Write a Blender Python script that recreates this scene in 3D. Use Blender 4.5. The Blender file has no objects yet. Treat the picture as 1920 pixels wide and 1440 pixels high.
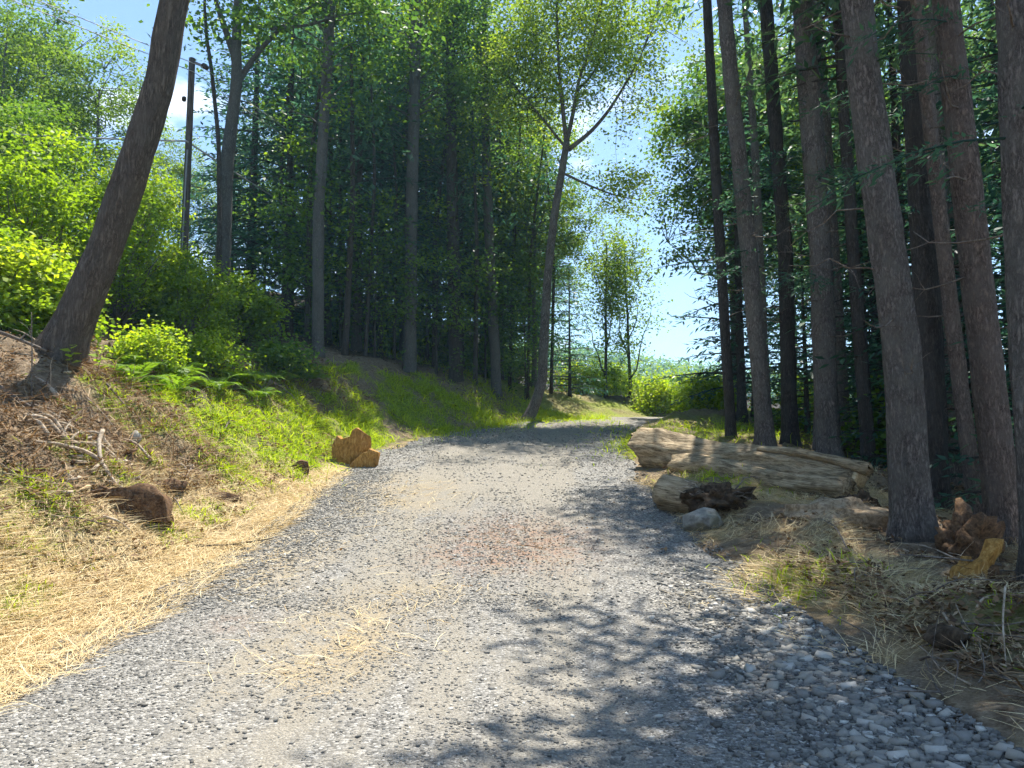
import bpy, math, random
import numpy as np
from mathutils import Vector, Matrix

sc = bpy.context.scene
R = math.radians
# ---------------------------------------------------------------- camera, sky, sun, exposure
cam = bpy.data.objects.new('camera', bpy.data.cameras.new('camera'))
sc.collection.objects.link(cam); sc.camera = cam
cam.location = (0, 0, 1.5); cam.rotation_euler = (R(90+5.5), 0, 0)
cam.data.sensor_width = 36; cam.data.lens = 1450/1920*36
cam.data.clip_start = .05; cam.data.clip_end = 3000
SUN_EL, SUN_AZ = 70, 20           # azimuth measured from straight ahead towards the right
w = bpy.data.worlds.new('World'); sc.world = w; w.use_nodes = True
wn, wl = w.node_tree.nodes, w.node_tree.links
bg = wn['Background']
sky = wn.new('ShaderNodeTexSky'); sky.sky_type = 'NISHITA'; sky.sun_disc = False
sky.sun_elevation = R(SUN_EL); sky.sun_rotation = R(SUN_AZ)
sky.air_density = 1.0; sky.dust_density = .25; sky.ozone_density = 2.5
tc = wn.new('ShaderNodeTexCoord'); mp = wn.new('ShaderNodeMapping'); mp.inputs['Scale'].default_value = (2.2, 2.2, 6)
nz = wn.new('ShaderNodeTexNoise'); nz.inputs['Scale'].default_value = 1.6; nz.inputs['Detail'].default_value = 7; nz.inputs['Roughness'].default_value = .6
cr = wn.new('ShaderNodeValToRGB'); cr.color_ramp.elements[0].position = .57; cr.color_ramp.elements[1].position = .74
cr.color_ramp.elements[1].color = (.75, .75, .75, 1)
mx = wn.new('ShaderNodeMix'); mx.data_type = 'RGBA'; mx.inputs[7].default_value = (9.5, 9.8, 10.2, 1)
wl.new(tc.outputs['Generated'], mp.inputs['Vector']); wl.new(mp.outputs['Vector'], nz.inputs['Vector'])
wl.new(nz.outputs['Fac'], cr.inputs['Fac']); wl.new(cr.outputs['Color'], mx.inputs[0]); wl.new(sky.outputs['Color'], mx.inputs[6])
wl.new(mx.outputs[2], bg.inputs['Color']); bg.inputs['Strength'].default_value = .108
sun = bpy.data.objects.new('sun', bpy.data.lights.new('sun', 'SUN')); sc.collection.objects.link(sun)
sun.data.energy = 5.0; sun.data.angle = R(.53); sun.data.color = (1, .95, .86)
d = Vector((math.sin(R(SUN_AZ))*math.cos(R(SUN_EL)), math.cos(R(SUN_AZ))*math.cos(R(SUN_EL)), math.sin(R(SUN_EL))))
sun.rotation_euler = d.to_track_quat('Z', 'Y').to_euler(); sun.location = (0, 0, 40)
vs = sc.view_settings; vs.view_transform = 'Standard'; vs.look = 'None'; vs.exposure = 1.25; vs.gamma = 1; vs.use_curve_mapping = False
cy = sc.cycles; cy.max_bounces = 4; cy.diffuse_bounces = 2; cy.glossy_bounces = 2; cy.transmission_bounces = 4; cy.transparent_max_bounces = 4
cy.caustics_reflective = False; cy.caustics_refractive = False; cy.use_denoising = True; cy.use_adaptive_sampling = True; cy.adaptive_threshold = .03

# ---------------------------------------------------------------- lie of the land
def vn(x, y, seed=0):
    xi = np.floor(x); yi = np.floor(y); fx = x - xi; fy = y - yi
    fx = fx*fx*(3-2*fx); fy = fy*fy*(3-2*fy)
    def h(a, b):
        s = np.sin(a*127.1 + b*311.7 + seed*74.7)*43758.5453
        return s - np.floor(s)
    return ((h(xi, yi)*(1-fx) + h(xi+1, yi)*fx)*(1-fy) + (h(xi, yi+1)*(1-fx) + h(xi+1, yi+1)*fx)*fy)*2 - 1
def fbm(x, y, seed=0, o=3):
    r = 0.0; a = 1.0
    for k in range(o):
        r = r + a*vn(x, y, seed+k*3.1); x = x*2.03+5.2; y = y*2.03+1.7; a *= .5
    return r
def sm(a, b, x):
    t = np.clip((x-a)/(b-a), 0, 1); return t*t*(3-2*t)
_ty = np.linspace(-60, 140, 2001)
def _table(ys, vs, w=15):
    v = np.interp(_ty, ys, vs); k = np.hanning(w*2+3)[1:-1]; k /= k.sum()
    return np.convolve(np.pad(v, w, mode='edge'), k, mode='valid')
_zr = _table([-60, -20, 0, 3, 5, 7, 9.8, 13.9, 17.3, 21, 25, 30, 34, 40, 55, 90, 140], [-1.5, -1, -.1, -.02, 0, .14, .5, 1.12, 1.62, 2.15, 2.65, 3.1, 3.25, 3.0, 1.0, -5, -14])
_xl = _table([-60, 4, 7, 9.8, 12.5, 14.4, 18.2, 21.4, 26, 30, 34, 38, 44, 60, 140], [-3.2, -3.25, -3.34, -3.1, -3.15, -3.15, -2.75, -1.5, .7, 3.0, 6.5, 11, 20, 50, 200])
_xr = _table([-60, 4, 12.9, 17.3, 20.3, 23.5, 27, 30, 33, 36, 44, 60, 140], [2.38, 2.38, 2.22, 2.37, 2.95, 3.8, 4.9, 6.8, 10, 16, 32, 70, 240])
def zroad(y): return np.interp(y, _ty, _zr)
def xleft(y): return np.interp(y, _ty, _xl)
def xright(y): return np.interp(y, _ty, _xr)
def terr(x, y):
    x = np.asarray(x, float); y = np.asarray(y, float)
    z = zroad(y); t = xleft(y)-x; s = x-xright(y)
    bf = np.interp(y, [-60, 22, 28, 34, 50, 140], [1, 1, .8, .45, .6, 1.2])
    z = z + bf*np.interp(t, [0, .4, 1.1, 2, 3, 4, 5.5, 8, 15, 45, 200], [0, .06, .36, .95, 1.65, 2.2, 2.7, 3.25, 4.6, 9.5, 30])
    z = z + np.interp(s, [0, .3, 1, 2.2, 3.5, 6, 12, 40, 200], [0, .05, .24, .24, .12, -.15, -1.0, -7, -30])
    z = z + sm(28, 46, y)*sm(1.5, -7, x)*4.5
    rough = sm(.25, 1.6, t) + 1.15*sm(.3, 1.3, s)
    z = z + rough*(.14*fbm(x*.8, y*.8, 1) + .075*fbm(x*2.9, y*2.9, 5))
    on = (1-sm(-.3, .3, t))*(1-sm(-.3, .3, s))
    c = (xleft(y)+xright(y))/2
    rut = np.exp(-((np.abs(x-c)-.95)/.38)**2)
    return z + on*(.012*fbm(x*1.7, y*1.7, 9) - .03*rut)
# ---------------------------------------------------------------- helpers
rng = np.random.default_rng(11)
def mesh(name, V, F, mat=None, tint=None, smooth=False):
    V = np.asarray(V, np.float32); me = bpy.data.meshes.new(name)
    if isinstance(F, np.ndarray): sizes = np.full(len(F), F.shape[1], np.int32); idx = F.ravel()
    else: sizes = np.array([len(f) for f in F], np.int32); idx = np.concatenate([np.asarray(f) for f in F])
    me.vertices.add(len(V)); me.vertices.foreach_set('co', V.ravel())
    me.loops.add(len(idx)); me.loops.foreach_set('vertex_index', np.asarray(idx, np.int32))
    me.polygons.add(len(sizes)); me.polygons.foreach_set('loop_start', np.concatenate([[0], np.cumsum(sizes)[:-1]]).astype(np.int32))
    if smooth: me.polygons.foreach_set('use_smooth', np.ones(len(sizes), bool))
    if tint is not None:
        a = me.attributes.new('tint', 'FLOAT', 'FACE'); a.data.foreach_set('value', np.asarray(tint, np.float32))
    me.update(calc_edges=True); me.validate()
    if mat: me.materials.append(mat)
    return me
def link(name, data, parent=None, loc=(0, 0, 0), rot=(0, 0, 0), scale=(1, 1, 1)):
    o = bpy.data.objects.new(name, data); sc.collection.objects.link(o); o.parent = parent
    o.location = loc; o.rotation_euler = rot; o.scale = scale if not np.isscalar(scale) else (scale,)*3
    return o
def tag(o, label, cat, group=None, kind=None):
    if label: o['label'] = label
    if cat: o['category'] = cat
    if group: o['group'] = group
    if kind: o['kind'] = kind
    return o
def thing(name, label, cat, loc, rz=0, scale=1, group=None, rot=None):
    return tag(link(name, None, None, loc, rot or (0, 0, rz), scale), label, cat, group)
def gz(x, y): return float(terr(x, y))
def norm(a): return a/np.maximum(np.linalg.norm(a, axis=-1, keepdims=True), 1e-9)
class Soup:                                # collects quads of one part
    def __init__(s): s.V = []; s.F = []; s.T = []; s.n = 0
    def add(s, V, F, T=None):
        s.V.append(V); s.F.append(F+s.n); s.n += len(V)
        if T is not None: s.T.append(T)
    def mesh(s, name, mat, smooth=False):
        return mesh(name, np.concatenate(s.V), np.concatenate(s.F), mat, np.concatenate(s.T) if s.T else None, smooth)
def resample(P, r, step):
    P = np.asarray(P, float); r = np.asarray(r, float)
    L = np.concatenate([[0], np.cumsum(np.linalg.norm(np.diff(P, axis=0), axis=1))])
    n = max(3, int(L[-1]/step)+1); s = np.linspace(0, L[-1], n)
    Q = np.stack([np.interp(s, L, P[:, k]) for k in range(3)], 1); q = np.interp(s, L, r)
    for _ in range(2):
        Q[1:-1] = (Q[:-2]+2*Q[1:-1]+Q[2:])/4
    return Q, q, s
def tube(P, r, k=8, relief=0., seed=0, cap=True, ridge=6., lobes=0.):
    P = np.asarray(P, float); r = np.asarray(r, float); n = len(P)
    T = norm(np.gradient(P, axis=0)); ref = np.array([0, 0, 1.]) if abs(T[0][2]) < .8 else np.array([0, 1., 0])
    A = norm(np.cross(T, ref)); B = np.cross(T, A)
    a = np.linspace(0, 2*np.pi, k, endpoint=False)
    rr = r[:, None]*np.ones((1, k))
    if relief:
        s = np.concatenate([[0], np.cumsum(np.linalg.norm(np.diff(P, axis=0), axis=1))])[:, None]
        rr = rr*(1+relief*fbm(np.cos(a)[None]*ridge+s*.25+seed, np.sin(a)[None]*ridge+s*1.1, seed))
    if k >= 16: rr = rr*(1+lobes*np.exp(-np.linspace(0, 1, n)[:, None]*np.linalg.norm(P[-1]-P[0])/.32)*(np.sin(a*4+seed)+.6*np.sin(a*7+2*seed))[None])
    V = P[:, None]+rr[..., None]*(np.cos(a)[None, :, None]*A[:, None]+np.sin(a)[None, :, None]*B[:, None])
    i = np.arange(n-1)[:, None]*k; j = np.arange(k)[None]; j2 = (j+1) % k
    F = np.stack([i+j, i+j2, i+k+j2, i+k+j], -1).reshape(-1, 4)
    V = V.reshape(-1, 3)
    if cap:                                 # fan caps as quads folded on a centre vertex
        for row, c in ((0, P[0]), (n-1, P[-1])):
            m = len(V); V = np.concatenate([V, [c]]); b = row*k
            q = [[b+(x+2) % k, b+(x+1) % k, b+x, m] if row == 0 else [b+x, b+(x+1) % k, b+(x+2) % k, m] for x in range(0, k-k % 2, 2)]
            F = np.concatenate([F, np.array(q)])
    return V, F
def leaves(C, D, N, L, W):                  # one folded rhombus a leaf
    D = norm(D); S = norm(np.cross(D, N)); L = np.asarray(L)[..., None]*np.ones((len(C), 1)); W = np.asarray(W)[..., None]*np.ones((len(C), 1))
    up = norm(np.cross(S, D))
    V = np.stack([C, C+D*L*.42+S*W*.5+up*W*.12, C+D*L, C+D*L*.42-S*W*.5+up*W*.12], 1).reshape(-1, 3)
    return V, np.arange(len(V)).reshape(-1, 4)
def rdir(g, n): return norm(g.normal(size=(n, 3)))

# ---------------------------------------------------------------- materials
class NT:
    def __init__(s, name):
        s.m = bpy.data.materials.new(name); s.m.use_nodes = True; s.t = s.m.node_tree; s.n = s.t.nodes; s.b = s.n['Principled BSDF']; s.out = s.n['Material Output']
    def new(s, typ, **kw):
        o = s.n.new(typ)
        for k, v in kw.items():
            if hasattr(o, k) and not k in o.inputs: setattr(o, k, v)
            else: o.inputs[k].default_value = v
        return o
    def l(s, a, b): s.t.links.new(a, b)
    def coord(s, scale=(1, 1, 1)):
        c = s.new('ShaderNodeTexCoord'); m = s.new('ShaderNodeMapping'); m.inputs['Scale'].default_value = scale; s.l(c.outputs['Object'], m.inputs['Vector']); return m.outputs['Vector']
    def noise(s, vec, scale, detail=4, rough=.55, dist=0):
        o = s.new('ShaderNodeTexNoise'); s.l(vec, o.inputs['Vector']); o.inputs['Scale'].default_value = scale; o.inputs['Detail'].default_value = detail; o.inputs['Roughness'].default_value = rough; o.inputs['Distortion'].default_value = dist; return o.outputs['Fac']
    def voro(s, vec, scale, feature='F1', out='Distance'):
        o = s.new('ShaderNodeTexVoronoi'); o.feature = feature; s.l(vec, o.inputs['Vector']); o.inputs['Scale'].default_value = scale; return o.outputs[out]
    def ramp(s, fac, stops, interp='LINEAR'):
        o = s.new('ShaderNodeValToRGB'); e = o.color_ramp.elements; o.color_ramp.interpolation = interp
        while len(e) < len(stops): e.new(.5)
        for k, (p, c) in enumerate(stops): e[k].position = p; e[k].color = (*c, 1) if len(c) == 3 else c
        s.l(fac, o.inputs['Fac']); return o.outputs['Color']
    def mix(s, fac, a, b, typ='MIX'):
        o = s.new('ShaderNodeMix'); o.data_type = 'RGBA'; o.blend_type = typ
        for k, v in ((0, fac), (6, a), (7, b)):
            if isinstance(v, (int, float)): o.inputs[k].default_value = v
            elif isinstance(v, tuple): o.inputs[k].default_value = (*v, 1)
            else: s.l(v, o.inputs[k])
        return o.outputs[2]
    def math(s, op, a, b=None, c=None):
        o = s.new('ShaderNodeMath'); o.operation = op
        for k, v in enumerate((a, b, c)):
            if v is None: continue
            if isinstance(v, (int, float)): o.inputs[k].default_value = v
            else: s.l(v, o.inputs[k])
        return o.outputs[0]
    def bump(s, h, strength, dist=.02):
        o = s.new('ShaderNodeBump'); o.inputs['Strength'].default_value = strength; o.inputs['Distance'].default_value = dist; s.l(h, o.inputs['Height']); s.l(o.outputs['Normal'], s.b.inputs['Normal'])
    def done(s, col, rough=.85, spec=.2):
        s.l(col, s.b.inputs['Base Color']); s.b.inputs['Roughness'].default_value = rough; s.b.inputs['Specular IOR Level'].default_value = spec; return s.m
G3 = lambda v: (v, v, v)
def leaf_mat(name, cols, tr=.45, glow=(1.5, 1.45, .5), rough=.5):
    k = NT(name); a = k.new('ShaderNodeAttribute', attribute_name='tint')
    oi = k.new('ShaderNodeObjectInfo')
    f = k.math('ADD', a.outputs['Fac'], k.math('MULTIPLY', k.math('SUBTRACT', oi.outputs['Random'], .5), .18))
    c = k.ramp(f, [(i/(len(cols)-1), x) for i, x in enumerate(cols)])
    k.done(c, rough, .25)
    t = k.new('ShaderNodeBsdfTranslucent'); k.l(k.mix(1., c, glow, 'MULTIPLY'), t.inputs['Color'])
    m = k.new('ShaderNodeMixShader'); m.inputs[0].default_value = tr
    k.l(k.b.outputs[0], m.inputs[1]); k.l(t.outputs[0], m.inputs[2]); k.l(m.outputs[0], k.out.inputs['Surface'])
    return k.m
def bark_mat(name, cols, furrow=9., stretch=.18, depth=.03, moss=0.):
    k = NT(name); v = k.coord((1, 1, stretch)); v1 = k.coord((1, 1, 1)); v2 = k.coord((1, 1, .45))
    n1 = k.noise(v, furrow*2.6, 8, .72, .35); n2 = k.noise(v2, furrow*4.5, 6, .75, .3); n3 = k.noise(v, furrow*.55, 4, .6, .5)
    rg = k.math('ABSOLUTE', k.math('SUBTRACT', n1, .5))
    h = k.math('ADD', k.math('ADD', k.math('MULTIPLY', k.math('MINIMUM', rg, .16), 2.6), k.math('MULTIPLY', n2, .45)), k.math('MULTIPLY', n3, .25))
    c = k.ramp(h, [(.28, cols[0]), (.48, cols[1]), (.72, cols[2])])
    c = k.mix(k.ramp(k.noise(v1, 2.6, 5, .65), [(.4, (0, 0, 0)), (.68, (.75, .75, .75))]), c, cols[3])
    k.bump(h, 1., depth*1.7); return k.done(c, .9, .12)
M = {}
M['maple'] = leaf_mat('maple_leaf', [(.03, .075, .03), (.065, .14, .038), (.13, .23, .04), (.26, .35, .04)], .52, (1.5, 1.5, .6))
M['airy'] = leaf_mat('pale_leaf', [(.06, .11, .035), (.11, .19, .045), (.18, .28, .05), (.3, .38, .06)], .55)
M['bright'] = leaf_mat('sapling_leaf', [(.06, .12, .02), (.13, .22, .022), (.24, .35, .028), (.4, .46, .045)], .55, (1.55, 1.55, .5))
M['fern'] = leaf_mat('fern_leaf', [(.05, .11, .02), (.1, .19, .025), (.18, .29, .04), (.3, .38, .07)], .5, (1.5, 1.5, .5))
M['hemlock'] = leaf_mat('hemlock_needle', [(.02, .06, .052), (.04, .1, .078), (.07, .15, .1), (.14, .22, .11)], .45, (1.3, 1.5, .95), .4)
M['pine'] = leaf_mat('pine_needle', [(.03, .075, .055), (.06, .12, .075), (.1, .17, .09), (.17, .24, .1)], .45, (1.4, 1.5, .8), .4)
M['litter'] = leaf_mat('dead_leaf', [(.06, .035, .02), (.14, .085, .045), (.26, .17, .09), (.42, .32, .2)], .15, (1.2, 1, .7), .8)
M['straw'] = leaf_mat('straw', [(.28, .19, .09), (.5, .37, .19), (.68, .55, .31), (.78, .68, .45)], .2, (1.2, 1.05, .7), .7)
M['grass'] = leaf_mat('grass_blade', [(.08, .13, .01), (.2, .29, .014), (.36, .46, .02), (.52, .55, .06)], .5, (1.4, 1.4, .4), .6)
M['bark_lean'] = bark_mat('furrowed_bark', [(.026, .02, .016), (.14, .11, .088), (.29, .235, .19), (.16, .135, .11)], 7, .12, .035)
M['bark_pine'] = bark_mat('pine_bark', [(.03, .026, .023), (.17, .145, .13), (.34, .295, .265), (.21, .2, .175)], 8, .3, .03)
M['bark_red'] = bark_mat('red_pine_bark', [(.035, .026, .021), (.19, .145, .122), (.35, .27, .225), (.22, .185, .16)], 9, .3, .03)
M['bark_grey'] = bark_mat('grey_bark', [(.045, .045, .042), (.10, .10, .095), (.16, .16, .15), (.12, .12, .11)], 12, .25, .012)
M['bark_dark'] = bark_mat('dark_bark', [(.018, .016, .014), (.065, .056, .05), (.13, .115, .1), (.08, .075, .068)], 9, .2, .02)
def wood_mat(name, a, b, c, scale=(3, 3, 22)):
    k = NT(name); v = k.coord(scale); h = k.noise(v, 2.4, 6, .65, .8); f = k.noise(k.coord(), 5, 4)
    col = k.mix(k.ramp(f, [(.4, (0, 0, 0)), (.7, (.8, .8, .8))]), k.ramp(h, [(.32, a), (.5, b), (.72, c)]), k.ramp(h, [(.3, tuple(x*.55 for x in a)), (.7, b)]))
    k.bump(h, .8, .02); return k.done(col, .85, .15)
M['orange_wood'] = wood_mat('fresh_orange_wood', (.17, .085, .022), (.38, .2, .05), (.58, .37, .14), (12, 12, 4))
M['old_log'] = wood_mat('weathered_log', (.06, .042, .024), (.32, .245, .15), (.55, .45, .3), (11, 11, 1.4))
M['pale_wood'] = wood_mat('pale_split_wood', (.3, .2, .1), (.55, .41, .23), (.68, .55, .36), (10, 10, 1.5))
M['soil'] = wood_mat('clodded_soil', (.02, .014, .009), (.07, .048, .03), (.16, .115, .075), (6, 6, 6))
M['brown_wood'] = wood_mat('brown_rotten_wood', (.035, .02, .012), (.13, .075, .04), (.27, .165, .09), (8, 8, 8))
M['earth'] = wood_mat('tan_earth', (.16, .11, .065), (.36, .265, .165), (.55, .44, .3), (7, 7, 7))
M['root'] = wood_mat('pale_root', (.2, .15, .1), (.42, .34, .25), (.6, .52, .42), (6, 6, 6))
M['twig'] = wood_mat('grey_twig', (.07, .055, .045), (.17, .14, .115), (.3, .26, .22), (6, 6, 6))
M['pole'] = wood_mat('pole_wood', (.035, .03, .026), (.09, .08, .07), (.16, .145, .13), (14, 14, .5))
def stone_mat():
    k = NT('gravel_stone'); a = k.new('ShaderNodeAttribute', attribute_name='tint'); v = k.coord()
    c = k.ramp(a.outputs['Fac'], [(0, (.07, .068, .064)), (.35, (.17, .165, .155)), (.65, (.27, .262, .245)), (.85, (.36, .335, .29)), (1, (.58, .57, .54))])
    c = k.mix(.35, c, k.ramp(k.noise(v, 60, 3), [(.3, G3(.12)), (.7, G3(.5))]), 'OVERLAY'); return k.done(k.mix(1., c, (.95, .93, .88), 'MULTIPLY'), .8, .25)
M['stone'] = stone_mat()
def rock_mat():
    k = NT('fieldstone'); v = k.coord(); h = k.noise(v, 7, 8, .65)
    c = k.ramp(h, [(.3, (.09, .085, .075)), (.5, (.24, .23, .2)), (.7, (.4, .38, .34))]); c = k.mix(k.ramp(k.noise(v, 2.5, 4), [(.5, (0, 0, 0)), (.68, (.6, .6, .6))]), c, (.13, .13, .06))
    k.bump(h, .7, .03); return k.done(c, .9)
M['rock'] = rock_mat()
def plain(name, c, rough=.6, metal=0):
    k = NT(name); v = k.coord(); col = k.mix(k.noise(v, 20, 3), c, tuple(x*.6 for x in c)); k.b.inputs['Metallic'].default_value = metal; return k.done(col, rough)
M['cable'] = plain('black_cable', (.10, .11, .12)); M['steel'] = plain('galvanised_steel', (.3, .31, .32), .5, .6); M['alu'] = plain('aluminium_cable', (.42, .43, .44), .5); M['ceramic'] = plain('brown_ceramic', (.05, .035, .03), .3)

# ---------------------------------------------------------------- the ground and the road
def ground_mat():
    k = NT('woodland_soil'); v = k.coord()
    a = k.new('ShaderNodeAttribute', attribute_name='cover'); sep = k.new('ShaderNodeSeparateColor'); k.l(a.outputs['Color'], sep.inputs[0])
    n1 = k.noise(v, 1.2, 6, .65); n2 = k.noise(v, 9, 6, .7); n3 = k.noise(v, 45, 4, .7)
    soil = k.ramp(n2, [(.28, (.05, .034, .022)), (.46, (.17, .12, .075)), (.6, (.31, .235, .155)), (.8, (.45, .37, .26))])
    soil = k.mix(k.ramp(n1, [(.4, (0, 0, 0)), (.62, (1, 1, 1))]), soil, k.ramp(n3, [(.3, (.08, .062, .045)), (.55, (.25, .19, .13)), (.75, (.42, .34, .24))]))
    straw = k.ramp(k.noise(v, 30, 5, .7, 1.5), [(.3, (.22, .15, .07)), (.5, (.45, .34, .18)), (.7, (.62, .51, .31))])
    green = k.ramp(k.noise(v, 16, 5, .7), [(.3, (.09, .12, .014)), (.5, (.22, .3, .02)), (.72, (.38, .44, .05))])
    c = k.mix(sep.outputs[0], soil, straw); c = k.mix(sep.outputs[1], c, green)
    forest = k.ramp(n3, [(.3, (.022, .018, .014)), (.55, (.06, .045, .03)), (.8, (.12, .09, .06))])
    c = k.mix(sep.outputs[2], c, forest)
    k.bump(k.math('ADD', k.math('MULTIPLY', n2, 1.), k.math('MULTIPLY', n3, .5)), 1., .06); return k.done(c, .95, .1)
def blob(x, y, cx, cy, rx, ry): return np.exp(-(((x-cx)/rx)**2+((y-cy)/ry)**2))
def cover(x, y):                            # straw, green growth, forest floor
    t = xleft(y)-x; s = x-xright(y); n = fbm(x*.9, y*.9, 21); n2 = fbm(x*2.2, y*2.2, 25)
    tw = np.interp(y, [4, 7, 10, 13, 14.5, 16], [1.2, 1.7, 2.0, 1.5, .7, .25])
    straw = (1-sm(tw*.7, tw*1.25, t+n*.5))*(.62+.38*sm(-.35, .15, fbm(x*1.7, y*1.7, 27)))*(t > -.4)*sm(30, 14, y) + (s > -.3)*(s < 6)*sm(.2, .9, .62+n*.85-.12*np.abs(s-1.6))*sm(17, 13, y)
    green = 1.1*blob(x, y, -4.8, 14.2, 1.0, 1.6) + 1.*blob(x, y, -4.4, 17.2, .7, 1.)+1.*blob(x, y, -3.8, 18.8, .6, 1.3) + .9*blob(x, y, -2.4, 21.6, .8, 1.3) + .8*blob(x, y, -.7, 24.4, .9, 1.6)+ .9*blob(x, y, 1.3, 27.7, 1.2, 1.6) + .9*blob(x, y, -5.0, 7.8, .55, .8) + .5*blob(x, y, -5.5, 12.6, 1, .8) + .9*blob(x, y, 3.6, 17.6, 1.0, 1.6)+.8*blob(x, y, 3.7, 13.0, .7, 1.1) + .5*blob(x, y, 2.75, 7.6, .5, .7) + .4*blob(x, y, 3.6, 5.6, .4, .8) + .8*(t > .5)*(t < 3.2)*(y < 25)*(y > 10.5)*sm(-.3, .4, n2)+.5*(t > .6)*(t < 2.8)*(y <= 10.5)*sm(-.1, .4, n2)+.7*blob(x, y, 6, 22, 2, 4)+1.*sm(.15, .6, t)*sm(2.2, 1.2, t)*sm(14.5, 16.5, y)*sm(27, 24, y)*sm(-.35, .25, fbm(x*1.2+y*.8, y*.9, 29))
    green = green*(.7+.6*n2)
    green = green+.75*sm(26, 30, y)*(.6+.5*n)
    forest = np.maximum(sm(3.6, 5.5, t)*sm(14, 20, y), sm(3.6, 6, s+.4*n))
    return np.clip(straw, 0, 1), np.clip(green, 0, 1), np.clip(forest, 0, 1)
def rag(x, y): return .16*fbm(x*1.3, y*1.3, 31)+.05*vn(x*7, y*7, 33)
def axis(parts): return np.unique(np.concatenate([np.arange(a, b, st) for a, b, st in parts]+[[parts[-1][1]]]))
gx = axis([(-600, -100, 60), (-100, -40, 8), (-40, -14, 1.2), (-14, -7, .22), (-7, 9, .11), (9, 16, .3), (16, 40, 1.5), (40, 120, 10), (120, 600, 60)])
gy = axis([(-60, -6, 3), (-6, 2, .5), (2, 20, .12), (20, 36, .25), (36, 60, 1.2), (60, 120, 6), (120, 900, 60)])
X, Y = np.meshgrid(gx, gy); Z = terr(X, np.clip(Y, -60, 130))
tt = xleft(Y)-X+rag(X, Y); ss = X-xright(Y)+rag(X, Y); inside = sm(.08, .4, -tt)*sm(.08, .4, -ss)
Z = np.maximum(Z, -40) - .09*inside
i, j = np.meshgrid(np.arange(len(gy)-1), np.arange(len(gx)-1), indexing='ij'); n = len(gx)
F = np.stack([i*n+j, i*n+j+1, (i+1)*n+j+1, (i+1)*n+j], -1).reshape(-1, 4)
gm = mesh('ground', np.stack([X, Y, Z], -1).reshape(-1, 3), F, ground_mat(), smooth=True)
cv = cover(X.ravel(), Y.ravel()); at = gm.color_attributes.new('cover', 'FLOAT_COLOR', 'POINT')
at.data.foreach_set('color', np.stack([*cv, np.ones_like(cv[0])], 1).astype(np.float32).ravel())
tag(link('ground', gm), 'wooded ground rising in a bank beside the gravel road', None, kind='structure')
def road_mat():
    k = NT('gravel_road'); v = k.coord(); vs2 = k.coord((1, .45, 1))
    cell = k.voro(v, 58, 'F1', 'Color'); dist = k.voro(v, 58); cell2 = k.voro(v, 110, 'F1', 'Color')
    sp = k.new('ShaderNodeSeparateColor'); k.l(cell, sp.inputs[0]); sp2 = k.new('ShaderNodeSeparateColor'); k.l(cell2, sp2.inputs[0])
    grey = k.ramp(sp.outputs[0], [(0, (.10, .098, .094)), (.4, (.2, .195, .185)), (.75, (.28, .272, .255)), (1, (.46, .45, .43))])
    dust = k.ramp(sp2.outputs[0], [(0, (.19, .175, .15)), (.6, (.28, .26, .222)), (1, (.38, .355, .31))])
    n1 = k.noise(vs2, .75, 5, .62, .4); n2 = k.noise(vs2, 2.6, 5, .65)
    a = k.new('ShaderNodeAttribute', attribute_name='wear'); se = k.new('ShaderNodeSeparateColor'); k.l(a.outputs['Color'], se.inputs[0])
    f = k.math('ADD', k.math('ADD', k.math('MULTIPLY', n1, .9), k.math('MULTIPLY', n2, .6)), k.math('MULTIPLY', se.outputs[0], .55))
    f = k.math('ADD', f, k.math('MULTIPLY', k.math('SUBTRACT', k.noise(k.coord((5.5, .3, 1)), 1., 4, .6), .5), .8))
    c = k.mix(k.ramp(f, [(.80, (0, 0, 0)), (1.08, (.85, .85, .85))]), grey, dust)
    sf = k.math('MULTIPLY', se.outputs[1], k.ramp(n2, [(.35, (0, 0, 0)), (.6, (1, 1, 1))]))
    c = k.mix(sf, c, k.ramp(sp2.outputs[1], [(0, (.24, .19, .12)), (1, (.45, .37, .24))]))
    rf = k.math('MULTIPLY', se.outputs[2], k.ramp(k.noise(v, 6, 5, .7), [(.38, (0, 0, 0)), (.62, (.8, .8, .8))]))
    c = k.mix(rf, c, k.ramp(sp2.outputs[1], [(0, (.17, .10, .07)), (1, (.4, .27, .2))]))
    c = k.mix(1., c, (.92, .9, .86), 'MULTIPLY')
    k.bump(k.math('ADD', k.math('MULTIPLY', dist, -1.), k.math('MULTIPLY', k.noise(v, 120, 3), .4)), .8, .018); return k.done(c, .9, .15)
def wear(x, y):
    c = (xleft(y)+xright(y))/2; rut = np.exp(-((np.abs(x-c)-.95)/.5)**2)+.5*np.exp(-((x-c)/.5)**2)
    near = np.maximum(sm(9, 13, y), .5)
    edge = sm(1.7, 2.6, np.abs(x-c))
    tan = rut*near-.6*edge
    st = blob(x, y, -1.35, 6.1, .5, 1.0)+.8*blob(x, y, -2.6, 8.6, .5, 1.2)+.7*blob(x, y, -1.9, 12.6, .8, 1.6)+.6*blob(x, y, -.9, 7.4, .5, .6)+.7*blob(x, y, 1.9, 7.2, .35, .5)
    red = 1.5*blob(x, y, .1, 9.7, .8, 1.1)+1.*blob(x, y, -.4, 8.9, .6, .5)+.5*blob(x, y, -2.3, 6.6, .3, .3)
    return tan, st, red
ry = axis([(-5, 2, .25), (2, 20, .1), (20, 36, .16), (36, 46, .4)]); u = np.linspace(-.12, 1.12, 76)
U, Yr = np.meshgrid(u, ry); Xr = xleft(Yr)+U*(xright(Yr)-xleft(Yr)); Zr = terr(Xr, Yr)
tt = np.maximum(xleft(Yr)-Xr, Xr-xright(Yr))+rag(Xr, Yr); Zr = Zr+.014-.16*sm(-.05, .45, tt)
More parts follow.
